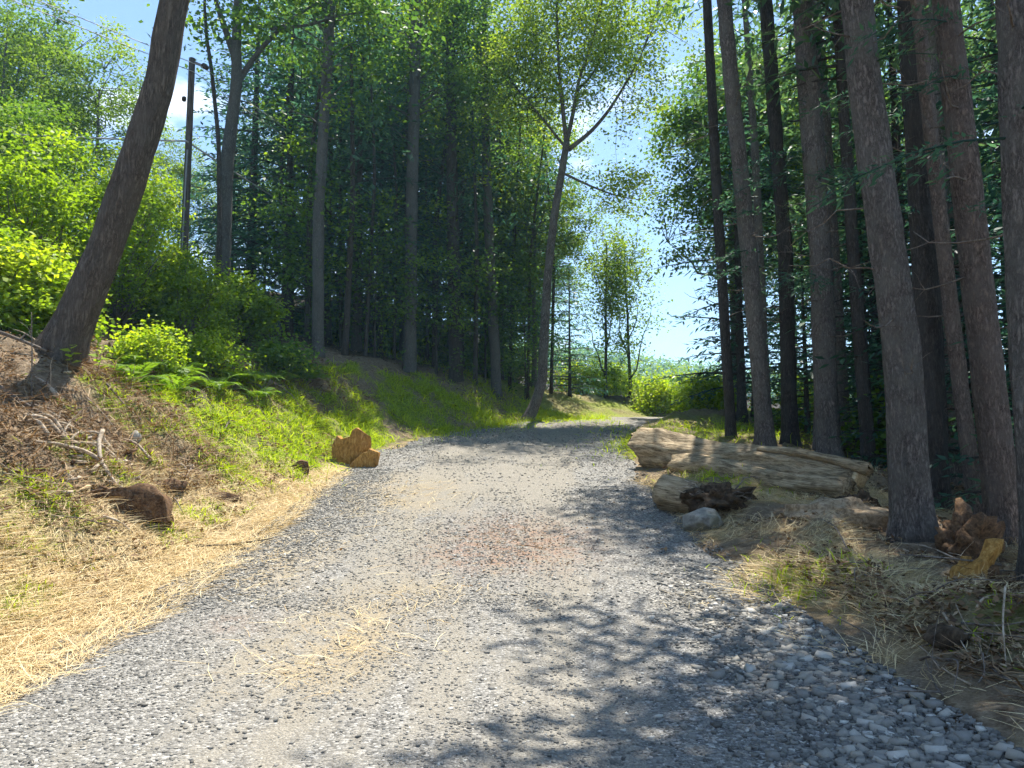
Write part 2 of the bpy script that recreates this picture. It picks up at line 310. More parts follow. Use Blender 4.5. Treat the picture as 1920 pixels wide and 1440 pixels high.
n = len(u); i, j = np.meshgrid(np.arange(len(ry)-1), np.arange(n-1), indexing='ij'); F = np.stack([i*n+j, i*n+j+1, (i+1)*n+j+1, (i+1)*n+j], -1).reshape(-1, 4)
rm = mesh('gravel_road', np.stack([Xr, Yr, Zr], -1).reshape(-1, 3), F, road_mat(), smooth=True)
wv = wear(Xr.ravel(), Yr.ravel()); at = rm.color_attributes.new('wear', 'FLOAT_COLOR', 'POINT'); at.data.foreach_set('color', np.clip(np.stack([*wv, np.ones_like(wv[0])], 1), -1, 1).astype(np.float32).ravel())
road = tag(link('road', rm), 'grey and tan gravel track climbing and bending out of sight', None, kind='structure')
# ---------------------------------------------------------------- trees
def leaf_clumps(g, centres, per, sig, ls, droop=.25, tint0=.5, tvar=.16, upn=.6):
    n = len(centres)*per; ct = g.normal(tint0, tvar, len(centres))
    C = np.repeat(centres, per, 0)+g.normal(size=(n, 3))*np.array([sig, sig, sig*.62])
    D = rdir(g, n); D[:, 2] = D[:, 2]*.5-droop
    N = rdir(g, n); N[:, 2] = np.abs(N[:, 2])+upn
    L = ls*g.uniform(.65, 1.3, n)
    V, F = leaves(C, D, N, L, L*g.uniform(.55, .8, n))
    return V, F, np.clip(np.repeat(ct, per)+g.normal(0, .1, n), 0, 1)
def curve_to(g, a, b, bow=.15, n=7):
    a = np.asarray(a, float); b = np.asarray(b, float); s = np.linspace(0, 1, n)[:, None]; L = np.linalg.norm(b-a)
    P = a+(b-a)*s; P[:, 2] += np.sin(s[:, 0]*np.pi)*L*bow*.5
    P[1:-1] += g.normal(size=(n-2, 3))*L*.025; return P
def decid(g, H, zb, Rad, br, n_limb=7, n_clump=170, per=70, ls=.13, sig=.36, path=None, lob=.35):
    """trunk soup, limb tubes, leaf arrays of a broadleaf tree with its foot at the origin"""
    tr = Soup(); zt = zb+(H-zb)*.75
    if path is None:
        zs = np.linspace(0, zt, 12); wob = np.cumsum(g.normal(0, .03, (12, 2)), 0)*(H/14); wob -= wob[0]
        path = np.column_stack([wob, zs])
    path = np.asarray(path, float); Ls = np.linspace(0, 1, len(path)); rad = br*(1-.72*Ls)
    P, r, s = resample(path, rad, .35); r = r+br*.5*np.exp(-s/.3)
    tr.add(*tube(P, r, 9, .05, int(g.integers(99)), ridge=2.))
    zc = (zb+H)/2; top = P[-1]
    ax = lambda z: np.array([np.interp(z, P[:, 2], P[:, 0]), np.interp(z, P[:, 2], P[:, 1]), z])
    limbs = []; skel = [P[P[:, 2] > zb*.8]]
    for k in range(n_limb):
        z0 = zb*.85+(zt-zb*.85)*(k/max(1, n_limb-1))**1.1*.9; az = k*2.4+g.uniform(-.4, .4)
        q = (z0-zb)/(H-zb); out = Rad*g.uniform(.6, .95)*(1-.5*max(0, q)); a = ax(min(z0, P[-1, 2]))
        b = np.array([a[0]+math.cos(az)*out, a[1]+math.sin(az)*out, min(H*.97, z0+(H-zb)*g.uniform(.2, .42))])
        C = curve_to(g, a, b, -.12); r0 = np.interp(a[2], P[:, 2], r)*.55
        limbs.append((C, np.linspace(r0, r0*.18, len(C)))); skel.append(resample(C, np.ones(len(C)), .3)[0])
    S = np.concatenate(skel)
    dirs = rdir(g, n_clump); rr = g.uniform(.15, 1, n_clump)**.42
    rr *= 1+lob*fbm(dirs[:, 0]*1.7+3, dirs[:, 1]*1.7+dirs[:, 2]*1.3, int(g.integers(999)), 2)
    C = dirs*rr[:, None]*np.array([Rad, Rad, (H-zb)/2])+np.array([0, 0, zc])
    C[:, :2] += np.stack([ax(min(z, P[-1, 2]))[:2] for z in C[:, 2]])
    twigs = Soup()
    for c in C:
        dd = np.linalg.norm((S-c)*np.array([1, 1, .8]), axis=1)+.8*np.maximum(0, S[:, 2]-c[2]); a = S[np.argmin(dd)]
        W = curve_to(g, a, c, .08, 4); twigs.add(*tube(W, np.linspace(.022, .006, 4)*(H/14), 3, cap=False))
    return tr, limbs, twigs, leaf_clumps(g, C, per, sig, ls)
def needle_branch(g, so, a, az, L, droop, sp, ql, qw, tint, dens=1., tufts=False, rise=.12):
    n = max(4, int(L/.3)); s = np.linspace(0, 1, n)
    dirh = np.array([math.cos(az), math.sin(az), 0]); side = np.array([-dirh[1], dirh[0], 0])
    P = a+dirh*(s*L)[:, None]; P[:, 2] += L*(rise*s-droop*s*s); P += side*(np.sin(s*3+g.uniform(0, 6))*.05*L)[:, None]*s[:, None]
    m = max(2, int(L*.82/sp*dens))
    Cs, Ds, Ns, Ts = [], [], [], []
    for q in np.linspace(.18, 1, m):
        p = np.array([np.interp(q, s, P[:, k]) for k in range(3)])
        for sg in (-1, 1):
            l = g.uniform(.55, 1.1)*min(.9, .22+L*.24)*(1.1-q*.65); ang = g.uniform(.6, 1.15)
            dr = dirh*math.cos(ang)+side*sg*math.sin(ang)+np.array([0, 0, g.uniform(-.35, .1)])
            k = max(2, int(l/(ql*.42))); u = np.linspace(0, 1, k)[:, None]
            c = p+dr*u*l; c[:, 2] -= (u[:, 0]**2)*l*.25; c += g.normal(0, .025, c.shape)
            d = norm(dr+rdir(g, k)*(.9 if tufts else .55)); d[:, 2] -= .12
            Cs.append(c); Ds.append(d); Ns.append(np.array([0, 0, 1.])+rdir(g, k)*.55); Ts.append(g.normal(tint, .12, k)+.12*u[:, 0])
    C = np.concatenate(Cs); n2 = len(C); Lq = ql*g.uniform(.7, 1.25, n2)
    V, F = leaves(C, np.concatenate(Ds), np.concatenate(Ns), Lq, qw*g.uniform(.7, 1.3, n2)); so.add(V, F, np.clip(np.concatenate(Ts), 0, 1))
    return P
def conifer(g, H, z0, Rad, br, nb=70, sp=.2, ql=.26, qw=.09, droop=.22, trunk=True, tint=.4, bare=.0, tufts=False, path=None, shape=.75):
    so = Soup(); tr = Soup()
    path = np.array([[0, 0, 0], [0, 0, H*.5], [0, 0, H]], float) if path is None else np.asarray(path, float)
    P, r, s = resample(path, np.linspace(br, br*.12, len(path)), .5); r = r+br*.45*np.exp(-s/.35)
    if trunk: tr.add(*tube(P, r, 9, .06, int(g.integers(99)), ridge=2.))
    for k in range(nb):
        q = (k+g.uniform(0, 1))/nb; h = z0+(H*.98-z0)*q
        a = np.array([np.interp(h, P[:, 2], P[:, 0]), np.interp(h, P[:, 2], P[:, 1]), h])
        L = Rad*(1-q)**shape*g.uniform(.55, 1.12)+.25
        B = needle_branch(g, so, a, k*2.39996+g.uniform(-.5, .5), L, droop*g.uniform(.5, 1.4)*(1-.5*q), sp, ql, qw, tint+g.normal(0, .12), tufts=tufts)
        tr.add(*tube(B, np.linspace(.012+.012*L, .006, len(B)), 4, cap=False))
    for k in range(int(nb*bare)):           # dead lower branches
        h = g.uniform(1.5, z0+1); a = np.array([np.interp(h, P[:, 2], P[:, 0]), np.interp(h, P[:, 2], P[:, 1]), h]); az = g.uniform(0, 6.28); L = g.uniform(.3, 1.5)
        B = curve_to(g, a, a+np.array([math.cos(az)*L, math.sin(az)*L, g.uniform(-.4, .25)*L]), .1, 5); tr.add(*tube(B, np.linspace(.016, .004, 5), 4, cap=False))
    return tr, so
class Proto:                                # a tree kind whose copies share their mesh data
    def __init__(s, name, parts): s.name = name; s.parts = parts
    def put(s, label, cat, x, y, rz, scale, group=None, sink=.12, tilt=(0, 0)):
        t = thing(s.name, label, cat, (x, y, gz(x, y)-sink), scale=scale, group=group, rot=(tilt[0], tilt[1], rz))
        for nm, me in s.parts: link(nm, me, t)
        return t
def proto_decid(name, leafm, barkm, seed, **kw):
    g = np.random.default_rng(seed); tr, limbs, tw, (V, F, T) = decid(g, **kw)
    for C, r in limbs: tr.add(*tube(C, r, 6, .04, 3, cap=False, ridge=2.))
    tr.add(np.concatenate(tw.V), np.concatenate(tw.F))
    return Proto(name, [('trunk', tr.mesh('trunk', barkm, True)), ('crown', mesh('crown', V, F, leafm, T))])
def proto_conifer(name, leafm, barkm, seed, **kw):
    g = np.random.default_rng(seed); tr, so = conifer(g, **kw)
    return Proto(name, [('trunk', tr.mesh('trunk', barkm, True)), ('crown', so.mesh('crown', leafm))])
D1 = proto_decid('maple_tree', M['maple'], M['bark_grey'], 1, H=16, zb=6, Rad=3.6, br=.2, n_clump=240, per=115, ls=.165, sig=.36)
D2 = proto_decid('maple_tree', M['maple'], M['bark_dark'], 2, H=18, zb=8, Rad=3.2, br=.2, n_clump=240, per=115, ls=.165, sig=.36)
D3 = proto_decid('ash_tree', M['airy'], M['bark_grey'], 3, H=15, zb=4.5, Rad=3.0, br=.16, n_clump=210, per=105, ls=.15, sig=.35)
D4 = proto_decid('birch_tree', M['airy'], M['bark_dark'], 4, H=12, zb=1.6, Rad=1.8, br=.11, n_clump=120, per=42, ls=.17, sig=.42, lob=.7)
C1 = proto_conifer('hemlock_tree', M['hemlock'], M['bark_dark'], 5, H=15, z0=2.2, Rad=3.0, br=.2, nb=92, bare=.12)
C2 = proto_conifer('hemlock_tree', M['hemlock'], M['bark_dark'], 6, H=13, z0=1.2, Rad=2.6, br=.17, nb=84, bare=.08)
C3 = proto_conifer('hemlock_tree', M['hemlock'], M['bark_dark'], 7, H=7, z0=.5, Rad=1.7, br=.09, nb=56, sp=.17, ql=.2, qw=.07)
C4 = proto_conifer('hemlock_tree', M['pine'], M['bark_dark'], 8, H=17, z0=5, Rad=3.0, br=.2, nb=80, bare=.25, ql=.28, qw=.085, tufts=True)
C5 = proto_conifer('hemlock_tree', M['hemlock'], M['bark_dark'], 9, H=13.5, z0=2.3, Rad=2.6, br=.17, nb=100, bare=.2, droop=.3)
S1 = proto_decid('sapling', M['maple'], M['bark_dark'], 10, H=6.5, zb=1.2, Rad=1.5, br=.05, n_limb=6, n_clump=90, per=36, ls=.15, sig=.34, lob=.8)
# --- trunks that the photograph shows one by one
def big_trunk(pts, r0, r1, flare=.5, k=30, relief=.07, step=.13, ridge=3.4, seed=1):
    P, r, s = resample(pts, np.linspace(r0, r1, len(pts)), step); r = r*(1+flare*np.exp(-s/.28))
    return tube(P, r, k, relief, seed, ridge=ridge, lobes=.13), P, r
def extend(pts, ztop):                      # carries a trunk on upwards past the last measured point, righting itself
    pts = [np.array(p, float) for p in pts]; d = (pts[-1]-pts[-2]); d = d/d[2]
    z = pts[-1][2]; p = pts[-1].copy()
    while z < ztop:
        st = min(2., ztop-z+.01); d[:2] *= .85; p = p+d*st; z = p[2]; pts.append(p.copy())
    return pts
def pine_crown(g, P, z0, z1, Rad, nb, ql=.32, qw=.095, tint=.42, toward=None):
    so = Soup(); br = []
    for k in range(nb):
        q = (k+g.uniform(0, 1))/nb; h = z0+(z1-z0)*q; a = np.array([np.interp(h, P[:, 2], P[:, i]) for i in range(3)]); a[2] = h
        az = k*2.39996+g.uniform(-.6, .6); L = (Rad*(.55+.75*math.sin(min(1, q*1.15+.15)*math.pi)))*g.uniform(.5, 1.1)+.3
        if toward is not None: L = min(L, 2.9)*(1+.2*math.cos(az-toward))
        B = needle_branch(g, so, a, az, L, .18*g.uniform(.4, 1.5), .26, ql, qw, tint+g.normal(0, .13), tufts=True); br.append(tube(B, np.linspace(.014+.014*L, .006, len(B)), 4, cap=False))
    return so, br
def near_tree(name, label, base, path, w0, w1, ztop, barkm, seed, crown=None, group=None, dead=0, k=30, flare=.45, cz=(9, 20), side=None, crad=2.9):
    """path: (x, z) measured up the trunk, in the plane y = base y, with world heights"""
    g = np.random.default_rng(seed); bx, by = base; b0 = gz(bx, by)-.15
    pts = [np.array([x-bx, g.normal(0, .04)*(i > 0), z-b0]) for i, (x, z) in enumerate(path)]; pts[0][2] = 0
    pts = extend(pts, ztop); t = thing(name, label, 'tree', (bx, by, b0), group=group)
    (V, F), P, r = big_trunk(pts, w0/2, w1/2, flare, k, .1, ridge=4.5, seed=seed); link('trunk', mesh('trunk', V, F, barkm, smooth=True), t)
    if crown == 'pine':
        so, br = pine_crown(g, P, cz[0], min(cz[1], P[-1, 2]), crad, 46 if crad < 2.45 else 74, toward=side); s2 = Soup()
        for v in br: s2.add(*v)
        link('branches', s2.mesh('branches', M['bark_dark'], True), t); link('crown', so.mesh('crown', M['pine']), t)
    if crown == 'pine':                     # thin living boughs low on the trunk
        for q in range(max(2, dead//3)):
            h = g.uniform(3.5, 8.5); a = np.array([np.interp(h, P[:, 2], P[:, i]) for i in range(3)]); sb = Soup(); B = needle_branch(g, sb, a, g.uniform(-1.2, 4.4), g.uniform(.7, 1.6), .35, .13, .15, .016, .5, tufts=True); V, F = tube(B, np.linspace(.012, .004, len(B)), 4, cap=False); sb.add(V, F, np.zeros(len(F)))
            link('bough', sb.mesh('bough', M['pine']), t)
    for q in range(dead):
        h = g.uniform(1.6, 9.5); a = np.array([np.interp(h, P[:, 2], P[:, i]) for i in range(3)]); az = g.uniform(0, 6.28) if q % 3 else g.uniform(2.6, 4.2); L = g.uniform(.35, 1.3)
        B = curve_to(g, a, a+np.array([math.cos(az)*L, math.sin(az)*L, g.uniform(-.25, .45)*L]), g.uniform(-.3, .3), 6); s3 = Soup(); s3.add(*tube(B, np.linspace(.014, .004, 6), 5))
        for _ in range(3):
            i0 = int(g.integers(2, 5)); e = B[i0]+rdir(g, 1)[0]*L*.35; s3.add(*tube(curve_to(g, B[i0], e, .1, 4), np.linspace(.006, .002, 4), 3, cap=False))
        link('dead_branch', s3.mesh('dead_branch', M['twig'], True), t)
    return t, P, r
# the leaning tree on the bank
lean, LP, Lr = near_tree('leaning_tree', 'thick dark trunk leaning over the fern bank towards the road', (-7.13, 12.07), [(-7.14, 3.0), (-6.8, 4.02), (-6.53, 4.71), (-6.05, 6.29), (-5.75, 7.64), (-5.56, 9.01)], .57, .19, 19, M['bark_lean'], 31, flare=.55, k=36)
g = np.random.default_rng(32)
so = []
for a_z, tip in ((6.0, (-1.6, -2.6, 6.4)), (11.5, (1.0, 2.0, 17.5)), (13, (2.4, .8, 18.5)), (14.5, (2.2, .5, 20.6)), (12.5, (-1.2, 1.5, 17.5))):
    a = np.array([np.interp(a_z, LP[:, 2], LP[:, i]) for i in range(3)]); C = curve_to(g, a, np.array(tip)+np.array([0, 0, 0]), .1, 9)
    V, F = tube(C, np.linspace(.075, .015, 9), 7, .04, 3); link('limb', mesh('limb', V, F, M['bark_lean'], smooth=True), lean)
    for q in np.linspace(.45, 1, 12): so.append(np.array([np.interp(q, np.linspace(0, 1, 9), C[:, i]) for i in range(3)])+g.normal(0, .35, 3))
V, F, T = leaf_clumps(g, np.array(so), 60, .42, .13, tint0=.4); link('crown', mesh('crown', V, F, M['maple'], T), lean)
# the row of big conifers beside the road
RT = [
 ('slender dark conifer standing at the far end of the row by the sky gap', (4.97, 17.54), [(4.97, 1.88), (4.78, 7.18), (4.66, 12.42)], .23, .14, 19, 'bark_dark', 'pine', 6, (12.5, 19)),
 ('straight brown conifer behind the butt end of the fallen log', (5.30, 16.18), [(5.30, 1.7), (5.07, 5.8), (4.82, 9.12), (4.69, 11.57)], .36, .19, 20, 'bark_pine', 'pine', 8, (12.2, 20)),
 ('grey shaded conifer half hidden between two brown trunks behind the log', (5.95, 16.6), [(5.95, 1.6), (5.98, 5.9), (5.8, 10.6)], .32, .18, 19, 'bark_dark', 'pine', 6, (11.5, 19)),
 ('tall brown conifer rising behind the middle of the fallen log', (6.32, 15.55), [(6.32, 1.47), (6.35, 5.64), (6.21, 9.41), (6.14, 11.18)], .46, .29, 21, 'bark_pine', 'pine', 12, (11.5, 21)),
 ('thickest brown conifer trunk, standing just past the cut end of the log', (4.49, 8.78), [(4.49, .61), (4.46, 2.78), (4.3, 4.66), (4.2, 5.97), (4.15, 6.97)], .42, .24, 18, 'bark_pine', 'pine', 12, (9.2, 18)),
 ('dark conifer trunk close behind the thickest trunk', (6.2, 11.4), [(6.2, .72), (6.2, 5.19), (6.18, 8.6)], .38, .22, 19, 'bark_dark', 'pine', 6, (11.5, 19)),
 ('thin slanting brown trunk between the thickest trunk and the leaning warm brown one', (6.4, 10.9), [(6.52, .64), (6.36, 2.72), (6.2, 4.67)], .22, .13, 14, 'bark_red', 'pine', 5, (9.5, 14)),
 ('leaning warm brown conifer behind the splintered orange stump', (5.59, 8.84), [(5.58, .54), (5.45, 2.78), (5.29, 5.01), (5.18, 7.0)], .34, .18, 18, 'bark_red', 'pine', 10, (9, 18)),
 ('dark conifer trunk cut off by the picture edge beside the orange stump', (4.66, 6.9), [(4.66, .39), (4.68, 2.73), (4.74, 5.76)], .31, .22, 17, 'bark_pine', 'pine', 6, (9, 17)),
 ('thin dark trunk alone in the gap beyond the log end', (6.93, 15.05), [(6.93, 1.29), (6.85, 4.22)], .26, .14, 13, 'bark_dark', 'pine', 4, (8, 13))]
for i, (lb, b, pth, w0, w1, zt, bm, cr_, dd, cz) in enumerate(RT): near_tree('pine_tree', lb, b, pth, w0, w1, zt, M[bm], 40+i, cr_, 'conifers in a row beside the road', dd, 26, .6, cz, math.pi, [1.1, 1.2, 1.2, 1.4, 2.5, 1.5, 1.2, 1.7, 2.5, 1.2][i])
g = np.random.default_rng(58)
for (x, y, z0_, n_) in ((6.2, 11.4, .72, 5), (5.59, 8.84, .54, 5), (4.66, 6.9, .39, 3), (6.32, 15.55, 1.4, 5), (5.3, 16.2, 1.7, 4)):
    o_ = [c for c in sc.objects if c.parent is None and c.name.startswith('pine_tree') and abs(c.location.x-x) < .05 and abs(c.location.y-y) < .05][0]
    for q in range(n_):
        sb = Soup(); B = needle_branch(g, sb, np.array([0, 0, g.uniform(3.2, 6.8)]), g.uniform(2.4, 5.6), g.uniform(1.0, 1.9), .4, .12, .13, .03, .45); V, F = tube(B, np.linspace(.014, .004, len(B)), 4, cap=False); sb.add(V, F, np.zeros(len(F))); link('bough', sb.mesh('bough', M['hemlock']), o_)
# the grey and dark trunks along the brow of the bank
MT = [
 ('pale grey trunk nearest the ferns on the brow of the bank', (-5.40, 21.38), [(-5.4, 4.38), (-5.49, 8.42), (-5.42, 10.62)], .34, .24, 17, 'bark_grey'),
 ('straight pale grey trunk in the middle of the dark woods', (-3.33, 25.02), [(-3.33, 4.35), (-3.33, 9.6), (-3.31, 12.36)], .42, .28, 18, 'bark_grey'),
 ('grey trunk standing just up the bank from the forked tree', (-.54, 27.92), [(-.54, 3.8), (-.79, 8.53), (-.93, 11.97)], .38, .26, 18, 'bark_grey'),
 ('thick black trunk between two grey trunks on the brow', (-1.95, 26.79), [(-1.95, 4.23), (-2.12, 10.18)], .46, .3, 16, 'bark_dark')]
for i, (lb, b, pth, w0, w1, zt, bm) in enumerate(MT):
    t, P, r = near_tree('woodland_tree', lb, b, pth, w0, w1, zt-3, M[bm], 60+i, None, 'trunks along the brow of the bank', 3, 16, .3)
    g = np.random.default_rng(160+i); zc0 = [6.6, 8.0, 8.4, 7.4][i]; m_ = [46, 64, 70, 60][i]; q = g.uniform(0, 1, m_); hz_ = zc0+(P[-1, 2]+2.2-zc0)*q; rr = [2.2, 2.2, 2.4, 2.2][i]*np.sin(np.clip(q*.8+.18, 0, 1)*math.pi)**.7*g.uniform(.2, 1, m_)**.5; az = g.uniform(0, 6.28, m_)
    cs = np.stack([np.interp(hz_, P[:, 2], P[:, 0])+rr*np.cos(az), rr*np.sin(az)*.8, hz_], 1); tw = Soup()
    for c in cs: a = P[int(np.argmin(np.abs(P[:, 2]-(c[2]-.45*np.hypot(*c[:2])))))]; tw.add(*tube(curve_to(g, a, c, .1, 5), np.linspace(.028, .006, 5), 4, cap=False))
    link('branches', tw.mesh('branches', M[bm], True), t); V, F, T = leaf_clumps(g, cs, 95, .38, .14, tint0=.5, tvar=.2); link('crown', mesh('crown', V, F, M['maple'], T), t)
# forked tree by the bend
g = np.random.default_rng(70); bx, by = .45, 26.03; b0 = gz(bx, by)-.12
fk = thing('forked_tree', 'forked airy tree with a curved foot at the bend of the road', 'tree', (bx, by, b0))
pth = [(0.45, 2.66), (.77, 3.28), (1.03, 4.13), (1.05, 4.97), (1.15, 6.57), (1.23, 7.81), (1.47, 9.93), (1.7, 11.2), (1.9, 12.47)]
(V, F), FP, Fr = big_trunk([(x-bx, 0, z-b0) for x, z in pth], .185, .115, .35, 18, .05, .15, 3, 71); link('trunk', mesh('trunk', V, F, M['bark_pine'], smooth=True), fk)
lim = [[(1.9, 12.4), (1.72, 13.76), (1.6, 15.19), (1.51, 16.9), (1.4, 18.8)], [(1.9, 12.4), (2.19, 13.76), (2.3, 14.54), (2.82, 15.92), (3.22, 17.71), (3.5, 19)], [(1.95, 12.2), (2.74, 12.8), (3.36, 13.51), (4.12, 14.74), (4.65, 15.86), (4.9, 16.8)],
       [(1.72, 11.39), (2.72, 10.92), (3.69, 10.5), (4.4, 10.4)], [(1.85, 12.3), (1.2, 13.2), (.5, 13.9), (0, 15)], [(2.25, 14.3), (2.9, 15.1), (3.6, 16.6), (3.9, 18)], [(1.65, 14.5), (1.0, 15.7), (.6, 17.4)]]
cl = []
for q, L_ in enumerate(lim):
    pp = np.array([(x-bx, g.normal(0, .12)*k+(q-3)*.12*k, z-b0) for k, (x, z) in enumerate(L_)]); P, r, s = resample(pp, np.linspace(.085 if q < 3 else .05, .012, len(pp)), .25)
    V, F = tube(P, r, 7, .04, q, ridge=2); lb_ = link('limb', mesh('limb', V, F, M['bark_pine'], smooth=True), fk); tw = Soup()
    for _ in range(15 if q == 3 else 46):
        a = P[min(int(len(P)*g.uniform(.3 if q != 3 else .45, 1)), len(P)-1)]; c = a+g.normal(size=3)*np.array([.75, 1.2, .7])*(.45 if q == 3 else 1)+np.array([0, 0, .2]); cl.append(c)
        tw.add(*tube(curve_to(g, a, c, .05, 4), np.linspace(.014, .004, 4), 3, cap=False))
    link('twigs', tw.mesh('twigs', M['bark_dark'], True), lb_)
V, F, T = leaf_clumps(g, np.array(cl), 120, .4, .11, tint0=.6); link('crown', mesh('crown', V, F, M['airy'], T), fk)
# grey tree that forks behind the pole
g = np.random.default_rng(72); bx, by = -8.05, 21.0; b0 = gz(bx, by)-.12
fg = thing('grey_tree', 'pale grey tree forking wide beside the utility pole', 'tree', (bx, by, b0))
(V, F), GP, Gr = big_trunk([(x-bx, 0, z-b0) for x, z in [(-8.05, b0), (-8.0, 7.1), (-8.0, 9.8), (-7.79, 12.2), (-7.85, 13.1), (-7.84, 15.5), (-7.7, 18)]], .23, .08, .3, 18, .05, .18, 3, 73); link('trunk', mesh('trunk', V, F, M['bark_grey'], smooth=True), fg)
cl = []
for q, L_ in enumerate([[(-7.8, 12.6), (-8.28, 14.04), (-8.45, 14.57), (-8.8, 16.5)], [(-7.82, 12.0), (-7.48, 12.81), (-6.85, 13.77), (-6.26, 14.41), (-5.2, 15.2)], [(-7.85, 14.5), (-7.2, 16), (-6.9, 18)], [(-6.9, 13.7), (-5.8, 13.9), (-5.0, 14.3), (-4.2, 14.5)]]):
    pp = np.array([(x-bx, .3*k*((q % 2)-.5), z-b0) for k, (x, z) in enumerate(L_)]); P, r, s = resample(pp, np.linspace(.1 if q < 2 else .05, .02, len(pp)), .25); V, F = tube(P, r, 8, .04, q, ridge=2); link('limb', mesh('limb', V, F, M['bark_grey'], smooth=True), fg)
    for _ in range(16): cl.append(P[int(g.integers(len(P)//3, len(P)))]+g.normal(size=3)*np.array([.8, 1., .6]))
V, F, T = leaf_clumps(g, np.array(cl), 60, .42, .17, tint0=.45); link('crown', mesh('crown', V, F, M['maple'], T), fg)
# thin dead stem beside it
g = np.random.default_rng(74); bx, by = -7.9, 20.5; b0 = gz(bx, by)-.1; ds = thing('dead_sapling', 'thin crooked dark stem beside the pale grey forked tree', 'tree', (bx, by, b0))
P, r, s = resample([(x-bx, 0, z-b0) for x, z in [(-7.9, b0), (-7.93, 7.4), (-8.05, 10.14), (-8.32, 12.19), (-8.51, 13.21), (-8.61, 14.26), (-8.5, 15.2)]], np.linspace(.075, .03, 7), .2); V, F = tube(P, r, 8, .1, 5, ridge=2); link('trunk', mesh('trunk', V, F, M['bark_dark'], smooth=True), ds)
cl = np.array([P[int(g.integers(len(P)*.7, len(P)))]+g.normal(size=3)*.35 for _ in range(14)]); V, F, T = leaf_clumps(g, cl, 40, .25, .11, tint0=.4); link('crown', mesh('crown', V, F, M['maple'], T), ds)

# --- the woods behind: placed one by one where a tree can be told apart
def woods(rows):
    for pr, lb, cat, x, y, rz, s in rows: pr.put(lb, cat, x, y, rz, s)
woods([
 (C1, 'dark hemlock crowded behind the pale grey forked tree', 'tree', -9.3, 27.0, .3, 1.0),
 (C1, 'dark hemlock rising behind the pale trunk by the ferns', 'tree', -6.7, 27.5, 2.1, .98),
 (C1, 'tallest dark hemlock, its pointed top over the middle of the woods', 'tree', -4.2, 30.0, 4.0, 1.12),
 (C2, 'dark hemlock behind the straight pale grey trunk', 'tree', -2.7, 33.5, 1.1, 1.15),
 (C3, 'small dark young hemlock just past the bend', 'tree', 2.5, 33.3, .5, .86),
 (C2, 'hemlock with drooping boughs edging the sky gap behind the slender conifer', 'tree', 7.0, 23.5, 2.6, .9),
 (D3, 'pale leafy tree rising behind the forked tree', 'tree', -.6, 34.5, .9, 1.0),
 (D3, 'yellowish leafy tree close behind the forked trunk', 'tree', .9, 31.2, 2.2, .72),
 (D4, 'slim airy tree with a straight black stem at the end of the road', 'tree', 6.2, 40.5, .2, .92),
 (D4, 'slim pale leaved tree next to the young hemlock at the bend', 'tree', 4.7, 38.5, 2.8, .84),
 (D1, 'broad leafy crown shining above the hemlock tops', 'tree', -7.6, 33.5, .4, 1.12),
 (D1, 'bright yellow green crown between the hemlock tops and the forked tree', 'tree', -3.6, 36.5, 3.0, 1.16),
 (C5, 'dark hemlock close behind the dead crooked stem', 'tree', -7.6, 25.6, .3, .98),
 (C5, 'dark hemlock just behind the pale trunk nearest the ferns', 'tree', -5.2, 25.6, 1.9, 1.0),
 (C5, 'dark hemlock crowding the straight pale grey trunk', 'tree', -3.9, 28.2, 3.1, 1.08),
 (C5, 'dark hemlock behind the thick black trunk', 'tree', -2.0, 29.6, 4.6, 1.0),
 (C5, 'dark hemlock up the bank behind the forked tree', 'tree', -.5, 31.5, 5.5, .9),
 (S1, 'leafy green sapling beside the pale trunk nearest the ferns', 'tree', -6.1, 23.0, .4, .95),
 (S1, 'leafy sapling in front of the straight pale grey trunk', 'tree', -4.3, 24.0, 2.4, .8),
 (S1, 'leafy sapling between the pale grey trunk and the thick black trunk', 'tree', -2.6, 26.4, 1.3, .9),
 (S1, 'leafy sapling between the thick black trunk and forked tree', 'tree', -1.0, 28.6, 3.3, .9),
 (S1, 'slim leafy sapling just behind the forked trunk', 'tree', .5, 29.0, 5.0, .75),
 (D3, 'leafy tree filling the corner above the bright saplings', 'tree', -20.5, 30, 1.0, .9),
 (D3, 'pale leafy tree against the sky behind the leaning trunk', 'tree', -17.2, 31, 2.0, .8),
 (D1, 'leafy tree lit at its edge beside the sky gap above the hemlock boughs', 'tree', 8.6, 29.5, 2.4, .92),
])
gw = np.random.default_rng(90)
def scatter(rows, protos, label, group, cat='tree', smin=.85, smax=1.15):
    for k, (x, y) in enumerate(rows):
        protos[k % len(protos)].put(label, cat, x+gw.uniform(-.4, .4), y+gw.uniform(-.5, .5), gw.uniform(0, 6.28), gw.uniform(smin, smax), group)
scatter([(-11.5, 31), (-9, 34), (-6, 36), (-4.8, 40), (-1.6, 40), (1.2, 42), (-3, 46), (2.0, 48), (-.2, 37.5), (-6.8, 31.5)], [C1, C2, C1, C4], 'dark hemlock deep in the woods behind the bank, one of many alike', 'dark hemlocks deep in the woods behind the bank')
scatter([(-6.2, 44), (-1.5, 47), (-3, 55), (2, 56), (-24, 36)], [D1, D2, D3], 'leafy tree far back in the woods behind the bank, one of many alike', 'leafy trees far back behind the bank', smin=.8, smax=1.05)
scatter([(10.5, 22), (9.2, 19.5), (8.6, 16.2), (11, 15.5), (9.5, 13.2), (12, 25), (10, 27.5), (8.3, 26.5), (12.6, 20)], [C1, C4, C2, C4], 'shaded hemlock behind the row of big conifers, one of many alike', 'shaded hemlocks behind the conifer row')
scatter([(11.5, 31), (15, 33), (13, 36), (17.5, 41), (16, 27)], [D1, D2, D3], 'leafy tree beyond the shaded hemlocks, one of many alike', 'leafy trees beyond the shaded hemlocks')
